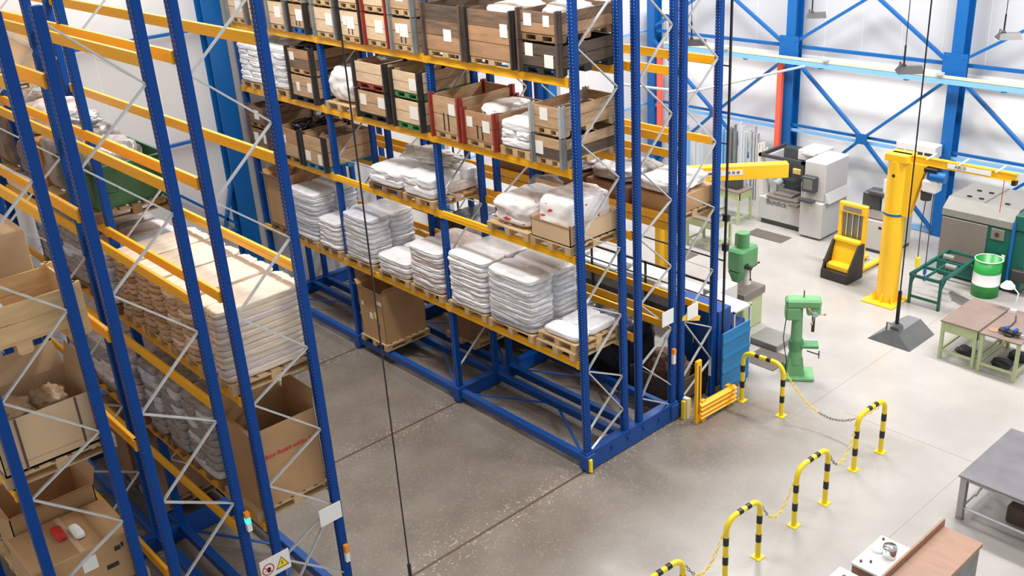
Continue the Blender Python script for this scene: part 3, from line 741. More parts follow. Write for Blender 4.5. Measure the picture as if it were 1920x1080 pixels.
# second shelf
crate('lower dark crate at the far left of the second shelf', -10.2, -9.38, YF, YB, Z2, .50, 'old_wood', 'post_brown', 'pallet', [(.3, .5, .2, .2), (.8, .5, .15, .2)], 'crates on the second shelf')
crate('upper dark crate at the far left of the second shelf', -10.2, -9.38, YF, YB, Z2 + .53, .48, 'old_wood', 'post_brown', 'pallet_dark', [(.5, .5, .2, .2)], 'crates on the second shelf')
crate('brown plank crate with black corner posts, second shelf', -8.98, -8.04, YF, YB, Z2, .72, ('ply', 'ply_brown'), 'post_dark', 'pallet_dark', [(.3, .6, .14, .16)], 'crates on the second shelf')
liner('dark film heaped in the brown plank crate, second shelf', -8.84, -8.18, .06, .92, Z2 + .40, Z2 + .84, 'wrap_black', 14, 'plastic_sheet', 'sheet', .3)
crate('brown crate on a pale blue base, second shelf', -7.96, -7.03, YF, YB, Z2, .70, 'ply', 'post_dark', 'pallet_teal', [(.2, .25, .2, .2), (.75, .22, .14, .22)], 'crates on the second shelf')
liner('paper and film scraps in the blue-based crate, second shelf', -7.84, -7.22, .06, .92, Z2 + .45, Z2 + .74, 'scrap', 15, 'packing_scrap', 'scrap', .3)
for i, (a, b) in enumerate(((-5.60, -4.56), (-4.50, -3.52))):
    pallet(('wooden pallet under the left low white bags, second shelf', 'wooden pallet under the low white bags at the middle blue post, second shelf')[i], a, b, YF, YB, Z2, 'pallet' if i else 'pallet_dark')
    sacks(('low pile of crumpled white bags, left half of the second shelf', 'low pile of crumpled white bags at the middle blue post, second shelf')[i], a, b, YF, YB, Z2 + .14, 2, (.30, .36)[i], 'sack_white', 'sack_pink')
liner('loose white bag on top of the low bag pile, second shelf', -5.3, -3.75, .35, 1.0, Z2 + .56, Z2 + .78, 'liner', 21, 'plastic_bag', 'bag', .35, 2.4)
pallet('wooden pallet under the left red-printed bag, second shelf', -2.08, -1.06, YF, YB, Z2)
liner('left white bulk bag with red print, second shelf', -2.06, -1.08, -.08, 1.05, Z2 + .15, Z2 + .62, 'liner_red', 23, 'bulk_bag', 'bag', .10, 5)
liner('knotted grey film on the left red-printed bag', -1.75, -1.1, .45, .95, Z2 + .61, Z2 + .85, 'film', 31, 'stretch_film', 'film', .3, 2.4)
pallet('wooden pallet under the boxed red-printed bag, second shelf end', -1.0, .02, YF, YB, Z2)
carton('low beige carton tray around the red-printed bag, second shelf end', -.98, .0, -.08, 1.05, Z2 + .14, .32, 'carton_pale', fl=.02, name='carton')
liner('right white bulk bag with red print standing in a beige carton, second shelf end', -.93, -.05, -.03, 1.0, Z2 + .17, Z2 + .86, 'liner_red', 27, 'bulk_bag', 'bag', .05, 6)

# lowest shelf
pallet('wooden pallet under the tall carton, lowest shelf', -9.98, -9.06, YF, YB, Z1, 'pallet_dark')
carton('tall brown carton at the far left of the lowest shelf', -9.96, -9.08, -.08, 1.06, Z1 + .14, 1.12, 'carton', name='carton', fl=.18)
stk = [(-9.0, -7.92, 11, 1.06, 'sack_white', 'sack_grey', True, 'tall white sack stack with grey film, left end of the lowest shelf'),
       (-7.86, -7.02, 6, .60, 'sack_white', None, False, 'short white sack stack left of the second blue post, lowest shelf'),
       (-6.86, -5.86, 9, .96, 'sack_white', 'sack_grey', True, 'large film-wrapped white sack stack crossed by the black cable, lowest shelf'),
       (-5.66, -4.64, 3, .34, 'sack_white', None, False, 'low white sack stack in the middle of the lowest shelf'),
       (-4.56, -3.55, 8, .82, 'sack_white', 'sack_pink', False, 'white sack stack left of the middle blue post, lowest shelf'),
       (-3.40, -2.32, 10, .98, 'sack_white', None, False, 'tall white sack stack right of the middle blue post, lowest shelf'),
       (-2.24, -1.08, 10, .98, 'sack_white', 'sack_grey', True, 'tall white sack stack with clear film hood, second from the end post, lowest shelf')]
for (a, b, n, h, m1, m2, fl, lb) in stk:
    pallet('wooden pallet carrying the ' + lb.replace('white sack', 'white-sack').split(',')[0], a, b, YF, YB, Z1)
    sacks(lb, a, b, YF, YB, Z1 + .14, n, h, m1, m2, fl, 'sack stacks on the lowest shelf')
pallet('upper of two pallets under the single flat sack at the end post', -.98, .0, -.06, 1.06, Z1 + .14)
pallet('lower of two pallets under the single flat sack at the end post', -1.0, .02, YF, YB, Z1)
sacks('flat white sacks lying on pallets at the end post, lowest shelf', -.9, -.08, .0, 1.0, Z1 + .28, 1, .10, 'sack_white')
for i, (a, b) in enumerate(((-4.45, -3.6), (-3.3, -2.35))):
    pallet(('wooden pallet under the back-row sacks behind the middle blue post', 'wooden pallet under the back-row sacks behind the two tall stacks')[i], a, b, 1.22, 2.35, Z1)
    sacks(('back-row white sack stack behind the middle blue post', 'back-row grey white sack stack with bulging top, behind the two tall stacks')[i], a, b, 1.22, 2.35, Z1 + .14, 8, .84, 'sack_white', 'sack_grey')

# on the rack base
pallet('wooden pallet on the rack base under the tapered carton', -6.68, -5.72, -.08, 1.06, .33)
c = carton('large brown carton with yellow label on the rack base', -6.62, -5.78, -.04, 1.02, .47, 1.16, 'carton', taper=-.03, fl=.16)
for (u, v, a, b_, m_) in ((-.02, .55, .11, .13, 'paper'), (.16, .60, .12, .15, 'sign_yellow'), (.21, .38, .08, .09, 'black'), (.33, .93, .16, .08, 'paper'), (-.30, .78, .08, .1, 'paper')):
    yb = -.53 * (1 + .03 * v / 1.16); MB().box(u - a / 2, u + a / 2, yb - .007, yb + .002, v - b_ / 2, v + b_ / 2).obj('label_sticker', m_, c)
pallet('wooden pallet under the round brown drum-carton behind', -5.35, -4.4, 1.22, 2.35, .33)
carton('plain brown carton on the rack base behind the yellow-labelled one', -5.28, -4.55, 1.25, 2.2, .47, .85, 'carton_dark', False)
pallet('wooden pallet under the far brown carton on the base', -8.9, -7.9, 1.22, 2.35, .33)
carton('far brown carton on the rack base near the left end', -8.85, -7.95, 1.25, 2.3, .47, 1.0, 'carton', False)

# ================================================================== loads on the hindmost rack
def wrapped(label, x0, x1, y0, y1, z, h, m, seed, group=None, e=7, amp=.05):
    x0, x1 = clear(x0, x1, .13)
    cx, cy = (x0 + x1) / 2, (y0 + y1) / 2
    o = MB().lump(x0 - cx, x1 - cx, y0 - cy, y1 - cy, 0, h, seed, amp, 14, e).obj('wrapped_load', m); o.location = (cx, cy, z)
    return tag(o, label, 'load', group)
for i, (a, b, m) in enumerate(((-1.06, .02, 'wrap_grey'), (-2.2, -1.12, 'wrap_brown'), (-3.32, -2.26, 'wrap_brown'), (-4.7, -3.62, 'wrap_brown'))):
    d = ('nearest the end post', 'second from the end post', 'third from the end post', 'farthest from the end post')[i]
    pallet('wooden pallet on the hindmost rack, ' + d, a, b, 2.40, 3.58, 3.785)
    carton('brown carton load under grey film on the hindmost rack, ' + d, a + .02, b - .02, 2.42, 3.56, 3.93, .32, 'carton_dark' if i else 'carton', False, name='carton')
    wrapped('grey stretch-wrapped top on the hindmost rack, ' + d, a + .0, b - .0, 2.42, 3.56, 4.262, .24, 'film' if i > 9 else 'liner' if i < 1 else 'wrap_grey', 40 + i, 'wrapped loads on the hindmost rack', 4, .12)
for i in range(3, 6):
    x = -.15 - i * 1.12
    if i in (3,): x -= .1
    wrapped(('black-wrapped load on the lowest beam of the hindmost rack, %s' % ('', '', '', 'nearest of three', 'middle of three', 'farthest of three')[i]),
            x - 1.0, x, 2.45, 3.55, 1.852, (.42, .60, .75, .7, .6, .65)[i], 'wrap_black', 60 + i, 'black loads on the hindmost rack')
for i in range(4):
    x = -1.35 - i * 1.25
    wrapped(('black-covered block on the floor under the hindmost rack, %s' % ('nearest the end post', 'second from the end', 'third from the end', 'fourth from the end')[i]),
            x - 1.1, x, 2.5, 3.5, 0.0, (1.35, 1.25, 1.3, 1.2)[i], 'wrap_black', 70 + i, 'black blocks under the hindmost rack')
t = crate('dark box of brown scrap on the floor under the hindmost rack end', -1.25, -.08, 2.58, 3.42, 0.0, .55, 'dark_wood', 'post_dark', 'pallet_black')
liner('heap of brown scrap in the dark box under the hindmost rack', -1.12, -.2, 2.70, 3.30, .2, .95, 'scrap', 80, 'scrap_heap', 'scrap', .2, 2.4)['kind'] = 'stuff'

# ================================================================== loads on the left racks
A, B = -5.92, -4.70
for i, (a, b, m1, m2) in enumerate(((-.84, .03, 'sack_cream', 'sack_pink'), (-1.76, -.90, 'sack_kraft_shaded', 'sack_cream'), (-2.62, -1.80, 'sack_kraft_shaded', 'sack_tan_shaded'), (-3.40, -2.66, 'sack_kraft_shaded', 'sack_tan_shaded'))):
    d = ('nearest stack, with pink print', 'second stack behind the pink-printed one', 'third stack from the rack end', 'fourth stack from the rack end')[i]
    pallet('wooden pallet under cream sacks, ' + d.split(',')[0], a, b, A, B, 4.005)
    sacks('cream paper sacks on the left rack, ' + d, a, b, A, B, 4.145, 11, .95, m1, m2, group='cream sack stacks on the left rack', top='sack_cream', long=True)  # cream top layer over brown sides that have shade painted in
pl = pallet('wooden pallet under the tall printed carton, left rack', -.98, .04, A, B, 2.125)
c = carton('tall brown carton with red print and open crumpled top, left rack', -.94, .0, -5.84, -4.86, 2.265, 1.12, 'carton', fl=.26, sway=(3.6, 3.9, 1.45, 1.25), taper=.03)
for k in range(15):        # line of small red printed marks round the end wall, too small to read
    yy = -.42 + k * .058; MB().box((.4232), .4275, yy, yy + (.036 if k % 4 else .018), .70, .735 + .008 * (k % 3)).obj('print_mark', 'red', c)
for i, (a, b) in enumerate(((-1.95, -1.08), (-2.72, -2.02), (-3.40, -2.78))):
    d = ('behind the printed carton', 'second behind the printed carton', 'third behind the printed carton')[i]
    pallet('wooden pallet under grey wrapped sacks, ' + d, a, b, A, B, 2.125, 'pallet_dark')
    sacks('grey film-wrapped sacks on the left rack, ' + d, a, b, A, B, 2.265, 9, 1.12, 'wrap_grey', 'sack_grey', False, 'grey wrapped sacks on the left rack')
for i, (a, b) in enumerate(((-4.55, -3.6), (-5.6, -4.65), (-6.75, -5.75))):
    d = ('nearest of three', 'middle of three', 'farthest of three')[i]
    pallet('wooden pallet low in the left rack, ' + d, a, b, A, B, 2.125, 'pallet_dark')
    sacks('pinkish wrapped sacks low in the left rack, ' + d, a, b, A, B, 2.265, 8, 1.0, 'sack_pink', 'wrap_grey', False, 'pinkish wrapped sacks')
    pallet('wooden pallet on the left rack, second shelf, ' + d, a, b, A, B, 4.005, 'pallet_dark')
    sacks('grey wrapped sacks on the left rack, second shelf, ' + d, a, b, A, B, 4.145, 7, .80, ('sack_pink', 'wrap_grey', 'wrap_grey')[i], 'sack_grey', False, 'grey wrapped sacks')
for i, (a, b) in enumerate(((-4.75, -3.85), (-5.9, -5.0))):
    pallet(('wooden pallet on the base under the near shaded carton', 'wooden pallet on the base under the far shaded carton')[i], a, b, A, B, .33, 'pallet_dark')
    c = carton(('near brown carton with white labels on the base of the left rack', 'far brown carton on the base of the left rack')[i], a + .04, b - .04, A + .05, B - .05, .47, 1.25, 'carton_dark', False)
    for v in (.45, .9): MB().box(-.25, -.1, -.565, -.560, v, v + .18).obj('label_sticker', 'paper', c)
# green bin and neighbours on the third shelf of the left rack
pallet('wooden pallet under the green steel bin, left rack', -5.0, -3.62, A, B, 5.415, 'pallet_dark')
g = thing('steel_bin', 'dark green steel bin full of wrapped goods on the left rack', 'bin', (-4.3, -5.31, 5.57))
mb = MB(); a, b, h = .60, .52, .62
mb.add([(-a, -b, 0), (a, -b, 0), (a, b, 0), (-a, b, 0), (-a - .06, -b - .05, h), (a + .06, -b - .05, h), (a + .06, b + .05, h), (-a - .06, b + .05, h)],
       [(3, 2, 1, 0), (0, 1, 5, 4), (1, 2, 6, 5), (2, 3, 7, 6), (3, 0, 4, 7)])
for (x0, x1, y0, y1) in ((-a - .07, a + .07, -b - .07, -b - .03), (-a - .07, a + .07, b + .03, b + .07), (-a - .09, -a - .04, -b, b), (a + .04, a + .09, -b, b)): mb.box(x0, x1, y0, y1, h - .05, h + .01)
mb.obj('bin_body', 'bin_green', g)
for xx in (-.45, .45): MB().box(xx - .06, xx + .06, -b + .05, b - .05, -.012, 0).obj('skid', 'black', g)
for yy in (-.3, .3): MB().tube([(a + .06, yy - .08, .30), (a + .12, yy - .07, .26), (a + .12, yy + .07, .26), (a + .06, yy + .08, .30)], .012, 6).obj('handle', 'black', g)
liner('grey film-wrapped goods rising out of the green bin', -4.80, -3.82, -5.74, -4.88, 5.60, 6.42, 'wrap_grey', 90, 'wrapped_goods', 'load', .12, 4)
pallet('wooden pallet under the wrapped load left of the green bin', -6.0, -5.08, A, B, 5.415)
wrapped('grey stretch-wrapped load left of the green bin', -5.62, -5.1, A + .04, B - .04, 5.56, .85, 'wrap_grey', 91)
liner('crumpled clear and black film on top of the load left of the green bin', -5.58, -5.08, A + .3, B - .25, 6.42, 6.64, 'film_dark', 96, 'plastic_sheet', 'sheet', .3, 3)
c = carton('orange brown carton left of the green bin on the left rack', -5.98, -5.66, A + .05, B - .3, 5.555, .72, 'carton_orange', False)
for i, (a, b) in enumerate(((-6.86, -6.08), (-8.1, -7.1), (-9.2, -8.2))):
    d = ('left of the orange carton', 'beyond the second post', 'farthest down the rack')[i]
    pallet('wooden pallet on the third shelf of the left rack, ' + d, a, b, A, B, 5.415)
    wrapped('brown wrapped load on the third shelf of the left rack, ' + d, a, b, A, B, 5.555, (.6, .95, .9)[i], 'wrap_brown', 93 + i)
liner('pinkish bags heaped on the brown wrapped load left of the orange carton', -6.85, -6.2, A + .1, B - .1, 6.18, 6.72, 'sack_pink', 97, 'plastic_bag', 'bag', .2, 3)
pallet('wooden pallet under the topmost pale carton, left rack', -7.9, -6.98, A, B, 6.805)
carton('pale carton at the top left corner of the picture', -7.85, -7.03, A + .05, B - .05, 6.945, 1.0, 'carton_pale', False)

# outermost rack: crate and cartons at the left edge
A, B = -8.62, -7.38
c = crate('new wooden crate of pale planks, open, at the left edge', -1.0, .04, A, B, 5.415, .58, 'new_wood', 'new_wood', 'new_wood', planks=2, bh=.16)
o = MB().lump(-.28, .28, -.2, .2, 0, .36, 33, .1, 10, 3).obj('plastic_bag', 'corrugated'); o.location = (-.5, -8.2, 5.578); tag(o, 'pale green bag inside the new wooden crate', 'bag')
pallet('wooden pallet under the closed carton behind the new crate', -2.1, -1.15, A, B, 5.415)
carton('closed brown carton behind the new wooden crate, left edge', -2.05, -1.2, A + .05, B - .08, 5.555, .85, 'carton_pale', False)
pallet('pale wooden pallet under the strapped open carton, left edge', -1.05, .05, A + .05, B, 4.005)
c = carton('big open carton tied with dark straps at the left edge', -1.0, .0, -8.55, -7.48, 4.156, .62, 'carton_pale', fl=.30, sway=(3.7, 3.9, 1.35, 1.2))
for yy in (-.30, .33): MB().box(.4530, .458, yy - .012, yy + .012, .0, .62).obj('strap', 'wood_rail', c)
MB().box(.4530, .456, -.53, .53, .10, .108).obj('seam', 'carton', c)
for i, (x, y, sx, sy, z, s) in enumerate(((-.54, -8.22, .55, .40, 4.66, 3), (-.54, -7.80, .5, .38, 4.64, 6))):
    o = MB().lump(-sx / 2, sx / 2, -sy / 2, sy / 2, 0, .34, 50 + s, .3, 12, 2.5).obj('plastic_bag', 'tan_bag'); o.location = (x, y, z - .20)
    tag(o, ('left crumpled tan bag in the strapped carton', 'right crumpled tan bag in the strapped carton')[i], 'bag', 'tan bags in the strapped carton')
pallet('wooden pallet under the bottom left carton', -1.05, .05, A + .05, B, 2.125)
c = carton('brown carton with dark square mark at the bottom left', -1.0, .0, -8.60, -7.46, 2.265, .62, 'carton', False)
MB().box(.4530, .456, .33, .40, .44, .50).obj('print_mark', 'black', c); MB().box(.4530, .456, .41, .44, .46, .52).obj('print_mark', 'black', c)
MB().box(.4530, .456, -.05, .12, .34, .52).obj('label_sticker', 'paper', c); MB().box(.4530, .456, .20, .34, .24, .30).obj('print_mark', 'black', c)
c = carton('crumpled open brown carton behind the marked carton, bottom left', -1.95, -1.08, -8.5, -7.5, 2.265, .80, 'carton', fl=.2, sway=(.9, .6, 1.2, .4))
pallet('wooden pallet under the crumpled open carton, bottom left', -2.0, -1.06, A + .05, B, 2.125)
for k, (dx, dy) in enumerate(((-.62, -8.12), (-.5, -7.95))):
    o = MB().lump(-.16, .16, -.06, .06, 0, .05, 11 + k, .1, 6, 5).obj('packet', 'red' if k == 0 else 'paper'); o.location = (dx, dy, 2.892); tag(o, ('red packet on top of the bottom left carton', 'white packet on top of the bottom left carton')[k], 'packet')

# ================================================================== rack guides and barriers by the hall
bp = thing('sheet_panel', 'blue ribbed sheet metal panel at the end of the hindmost rack', 'panel', (0.20, 3.93, 0))
mb = MB().box(-.015, .015, -.42, .42, .10, 1.36)
for k in range(4): mb.prism([(.015, -.42, .16 + k * .32), (.032, -.42, .19 + k * .32), (.015, -.42, .26 + k * .32)], (0, .84, 0))
mb.obj('sheet', 'panel_blue', bp)
for y in (-.36, .36): MB().box(-.05, -.015, y - .03, y + .03, 0, 1.3).obj('leg', 'base_blue', bp)
gd = thing('rail_guard', 'yellow steel ram guard with upright post at the rack end', 'guard', (0.46, 2.5, 0))
MB().box(-.06, .0, -.07, .07, 0, 1.30, .008).obj('guard_post', 'guard_yellow', gd)
MB().box(.001, .006, -.012, .012, .2, 1.2).obj('slot', 'black', gd)
for z in (.07, .25):
    MB().prism([(.01, 0, z), (.07, 0, z + .04), (.01, 0, z + .08), (.07, 0, z + .12), (.01, 0, z + .16), (-.03, 0, z + .16), (-.03, 0, z)], (0.05, 1.0, 0)).obj('guard_rail', 'guard_yellow', gd)
for y in (.12, .88): MB().box(-.04, .03, y - .05, y + .05, 0, .44).obj('foot_post', 'guard_yellow', gd)
sb = thing('sensor_stand', 'small white and yellow sensor stand between rack end and ram guard', 'sensor', (0.16, 2.52, 0))
MB().box(-.05, .055, -.05, .02, 0, .42).obj('housing', 'white', sb)
for y in (-.09, .06): MB().box(-.04, .04, y - .03, y + .03, 0, .38, .008).obj('side_plate', 'hoop_yellow', sb)

def hoop(label, p, q, h=1.06, r=.042):
    P, Q = Vector((*p, 0)), Vector((*q, 0)); L = (Q - P).length; d = (Q - P).normalized(); cr = .2
    t = thing('barrier_hoop', label, 'barrier', ((p[0] + q[0]) / 2, (p[1] + q[1]) / 2, 0), math.atan2(d.y, d.x), 'striped barrier hoops')
    path = [(-L / 2, 0, .01), (-L / 2, 0, h - cr)] + [(-L / 2 + cr - cr * math.cos(a), 0, h - cr + cr * math.sin(a)) for a in [PI / 12 * k for k in range(1, 6)]] + [(-L / 2 + cr, 0, h)]
    path += [(-x, y, z) for (x, y, z) in reversed(path)]
    MB().tube(path, r, 14).obj('bent_tube', 'hoop_yellow', t)
    for sx in (-1, 1):
        MB().box(sx * L / 2 - .08, sx * L / 2 + .08, -.08, .08, 0, .012).obj('foot_plate', 'hoop_yellow', t)
        for z in (.36, .70): MB().cyl((sx * L / 2, 0, z - .07), (sx * L / 2, 0, z + .07), r + .002, 14).obj('black_band', 'black', t)
    for x in (-.09, .09) if L < .85 else (-.12, .12): MB().cyl((x - .045, 0, h), (x + .045, 0, h), r + .002, 14).obj('black_band', 'black', t)
    return t
HO = [((.55, 3.69), (1.41, 3.72)), ((3.27, 3.08), (3.32, 3.86)), ((3.40, 1.13), (3.43, 1.95)), ((3.40, -.62), (3.44, .13)), ((3.42, -2.42), (3.46, -1.66))]
for i, (p, q) in enumerate(HO):
    hoop(('yellow and black barrier hoop beside the blue sheet panel', 'yellow and black barrier hoop nearest the grey hanging lamp', 'yellow and black barrier hoop, third from the blue panel',
          'yellow and black barrier hoop, fourth from the blue panel', 'yellow and black barrier hoop cut by the bottom edge')[i], p, q)
def chain(label, p, q, sag, m='hoop_yellow'):
    P, Q = Vector(p), Vector(q); n = int((Q - P).length / .055); mb = MB()
    pts = [P.lerp(Q, k / n) - Vector((0, 0, sag * 4 * (k / n) * (1 - k / n))) for k in range(n + 1)]
    for k in range(n):
        a, b = pts[k], pts[k + 1]; d = (b - a).normalized(); s = d.cross(Vector((0, 0, 1))).normalized(); u = s if k % 2 else d.cross(s)
        mb.use('hoop_yellow' if (k // 12) % 2 == 0 else 'post_grey')
        c = (a + b) / 2; e = d * .040; f = u * .017
        loop = [c - e, c - e * .6 + f, c + e * .6 + f, c + e, c + e * .6 - f, c - e * .6 - f, c - e]
        mb.tube(loop, .0065, 5, False)
    return tag(mb.obj('plastic_chain'), label, 'chain', 'barrier chains')
chain('yellow grey chain between the first and second barrier hoops', (1.46, 3.725, .92), (3.26, 3.87, .92), .62)
chain('yellow grey chain between the second and third barrier hoops', (3.28, 3.02, .88), (3.42, 2.0, .90), .42)
chain('yellow grey chain between the third and fourth barrier hoops', (3.40, 1.06, .88), (3.43, .19, .90), .42)
chain('yellow grey chain between the fourth and fifth barrier hoops', (3.40, -.69, .88), (3.45, -1.60, .90), .42)

# ================================================================== machines of the hall
# grey milling machine at the long wall
t = thing('milling_machine', 'large grey milling machine with open dark work area and control cabinet', 'machine', (-4.15, 11.8, 0))
MB().box(-.70, .72, 0, 1.25, .14, .78, .02).obj('base_body', 'mach_grey', t)
MB().box(-.62, .68, .06, 1.2, 0, .14).obj('plinth', 'mach_dark', t)
MB().box(-.72, -.62, .05, 1.3, .78, 1.86, .01).obj('side_column', 'mach_white', t)
mb = MB().box(-.62, .62, 1.0, 1.3, .78, 1.9); mb.box(-.60, .60, .7, 1.0, .82, 1.1); mb.obj('work_chamber', 'mach_dark', t)
mb = MB().box(-.42, .55, -.05, .70, .80, .86, .01); mb.box(-.25, .30, .05, .5, .86, .92); mb.box(.35, .62, -.15, .25, .72, .80); mb.obj('work_table', 'mach_brown', t)
mb = MB().box(-.74, .66, -.02, .06, 1.88, 1.96); mb.box(-.74, -.66, -.02, 1.2, 1.88, 1.96); mb.box(.58, .66, -.02, .6, 1.50, 1.96); mb.obj('top_frame', 'mach_dark', t)
mb = MB().box(.02, .34, .45, 1.0, 1.30, 1.75, .02); mb.cyl((.18, .62, 1.02), (.18, .62, 1.3), .09, 14, .12); mb.obj('spindle_head', 'mach_dark', t)
MB().box(.05, .36, .42, .62, 1.42, 1.58, .02).obj('spindle_cover', 'brass', t)
mb = MB().cyl((-.45, .30, 1.02), (-.45, .62, 1.06), .11, 14); mb.box(-.55, -.35, .3, .7, .80, .96); mb.obj('rotary_table', 'galv', t)
mb = MB().box(.10, .72, .55, 1.3, 1.80, 2.08, .02); mb.lump(.30, .70, .35, .8, 1.98, 2.12, 3, .1, 6, 4); mb.obj('head_housing', 'mach_white', t)
mb = MB().box(.74, 1.40, -.22, .95, .05, 1.02, .02); mb.box(.74, 1.36, -.1, 1.0, 1.02, 2.06, .03); mb.prism([(1.38, -.1, 1.02), (1.52, -.1, 1.02), (1.38, -.1, 1.28)], (0, 1.0, 0)); mb.obj('control_cabinet', 'mach_grey', t)
p = MB().box(.80, 1.18, -.30, -.11, 1.28, 1.70, .02).obj('control_panel', 'mach_dark', t); MB().box(.86, 1.12, -.305, -.30, 1.36, 1.64).obj('screen', 'screen', p)
MB().box(.78, 1.2, -.40, -.23, 1.04, 1.09).obj('keyboard', 'mach_dark', t)
MB().cyl((.72, -.10, .62), (.72, -.02, .62), .06, 12).obj('stop_button', 'red', t)
MB().tube([(.70, .1, 1.7), (.66, -.02, 1.4), (.70, -.05, 1.0), (.72, .0, .8)], .035, 8).obj('cable_hose', 'galv', t)
text('lettering', 'Bundick', .20, 'mach_dark', t, (-.12, -.004, .655), (PI / 2, 0, 0))
for i, (x0, x1, y0, y1, lb) in enumerate(((-4.55, -3.45, 10.85, 11.35, 'grey brown floor mat in front of the grey milling machine'), (-.42, .34, 5.02, 5.75, 'dark floor mat beside the green drill press'),
                                         (-5.4, -4.6, 8.2, 8.9, 'dark floor mat beside the pale green workbench'))):
    o = MB().box(x0 - (x0 + x1) / 2, (x1 - x0) / 2, y0 - (y0 + y1) / 2, (y1 - y0) / 2, 0, .012).obj('floor_mat', 'mat_brown'); o.location = ((x0 + x1) / 2, (y0 + y1) / 2, 0); tag(o, lb, 'mat')

# pale green workbenches beside the milling machine
def bench(label, x0, x1, y0, y1, h, top, leg, drawer=True, rz=0, group=None, name='workbench'):
    t = thing(name, label, 'workbench', ((x0 + x1) / 2, (y0 + y1) / 2, 0), rz, group); a, b = (x1 - x0) / 2, (y1 - y0) / 2
    MB().box(-a, a, -b, b, h - .035, h, .006).obj('worktop', top, t)
    for sx in (-1, 1):
        for sy in (-1, 1): MB().box(sx * (a - .05) - .03, sx * (a - .05) + .03, sy * (b - .05) - .03, sy * (b - .05) + .03, 0, h - .035).obj('leg', leg, t)
        MB().box(sx * (a - .05) - .015, sx * (a - .05) + .015, -b + .05, b - .05, .16, .21).obj('side_rail', leg, t)
    MB().box(-a + .05, a - .05, -b + .03, -b + .06, .16, .21).obj('front_rail', leg, t)
    MB().box(-a + .05, a - .05, b - .06, b - .03, h - .13, h - .04).obj('back_rail', leg, t)
    if drawer: MB().box(-a + .06, a - .02, -b + .03, b - .1, h - .24, h - .04).obj('drawer_case', leg, t)
    return t
bench('pale green workbench with a black box on it, left of the milling machine', -6.0, -5.05, 11.2, 11.85, .95, 'desk_top', 'pale_green')
o = MB().box(-.22, .22, -.14, .14, 0, .42, .02).obj('monitor', 'mach_dark'); o.location = (-5.45, 11.5, .95); tag(o, 'black box-shaped monitor standing on the pale green workbench', 'monitor')
bench('pale green workbench nearer the rack, with tools on top', -5.3, -4.35, 9.2, 10.0, .85, 'desk_top', 'pale_green')
o = MB().box(-.3, .3, -.2, .2, 0, .07).obj('tool_tray', 'lid_grey'); o.location = (-4.8, 9.6, .85); tag(o, 'grey tool tray on the nearer pale green workbench', 'tray')

# bundles of profiles against the long wall
for i, (x, m, h) in enumerate(((-9.2, 'corrugated', 1.5), (-8.7, 'pale_blue', 1.7), (-8.2, 'corrugated', 1.5), (-7.3, 'pale_blue', 1.95), (-6.95, 'post_grey', 2.0), (-6.6, 'corrugated', 2.1), (-6.2, 'galv', 2.05), (-5.9, 'cream', 1.7))):
    mb = MB()
    for k in range(6):
        mb.box(x + k * .05, x + .032 + k * .05, 13.2 + R.uniform(-.05, .05), 13.3, 0, h + R.uniform(-.2, .2))
    o = mb.obj('profile_bundle', m)
    tag(o, '%s upright profiles leaning at the far wall, %s' % ({'corrugated': 'pale', 'pale_blue': 'bluish', 'post_grey': 'dark grey', 'galv': 'grey', 'cream': 'cream'}[m],
        ('seen through the rack, first', 'seen through the rack, second', 'seen through the rack, third', 'just right of the hindmost rack post', 'second right of the hindmost rack post', 'third right of the hindmost rack post', 'fourth right of the hindmost rack post', 'left of the milling machine')[i]), 'profiles', 'profile bundles')

# yellow electric stacker
t = thing('electric_stacker', 'yellow electric pallet stacker with black base facing the racks', 'stacker', (-1.12, 9.98, 0), math.radians(-2)); t.scale = (.86, .92, .95)
MB().prism([(-.42, -.42, 0), (.40, -.42, 0), (.42, -.25, 0), (.42, .28, 0), (-.42, .28, 0)], (0, 0, .24)).obj('chassis', 'post_dark', t)
for sx in (-1, 1): MB().prism([(sx * .40 - .03, -.38, .24), (sx * .40 - .03, .25, .24), (sx * .40 - .03, .25, .92), (sx * .40 - .03, .02, .92), (sx * .40 - .03, -.30, .45)], (.06, 0, 0)).obj('side_cover', 'post_dark', t)
mb = MB().box(-.36, .36, -.30, .22, .24, .40, .03); mb.prism([(-.36, -.05, .40), (-.36, .2, .40), (-.36, .2, .92), (-.36, .08, .92)], (.72, 0, 0)); mb.obj('body', 'crane_yellow', t)
MB().box(-.40, .40, .02, .16, .90, 1.02, .03).obj('control_hood', 'hoop_yellow', t)
mb = MB()
for sx in (-1, 1): mb.box(sx * .37 - .045, sx * .37 + .045, .22, .34, .2, 1.86, .01)
mb.box(-.42, .42, .21, .35, 1.62, 1.88, .02); mb.obj('mast', 'crane_yellow', t)
MB().box(-.28, .28, .20, .21, 1.68, 1.80).obj('mast_plate', 'post_grey', t)
MB().box(-.32, .32, .30, .31, .95, 1.62).obj('mast_guard', 'post_grey', t)
mb = MB()
for x in (-.18, 0, .18): mb.cyl((x, .27, .6), (x, .27, 1.62), .02, 8)
mb.obj('lift_cylinder', 'chrome', t)
for sx in (-1, 1): MB().box(sx * .22 - .08, sx * .22 + .08, .30, 1.45, .06, .14, .015).obj('fork', 'crane_yellow', t)
for sx in (-1, 1): MB().cyl((sx * .22 - .04, 1.30, .045), (sx * .22 + .04, 1.30, .045), .045, 10).obj('fork_wheel', 'black', t)
MB().tube([(-.30, -.30, .42), (-.34, -.42, .50), (-.20, -.46, .52)], .03, 8).obj('tiller', 'black', t)

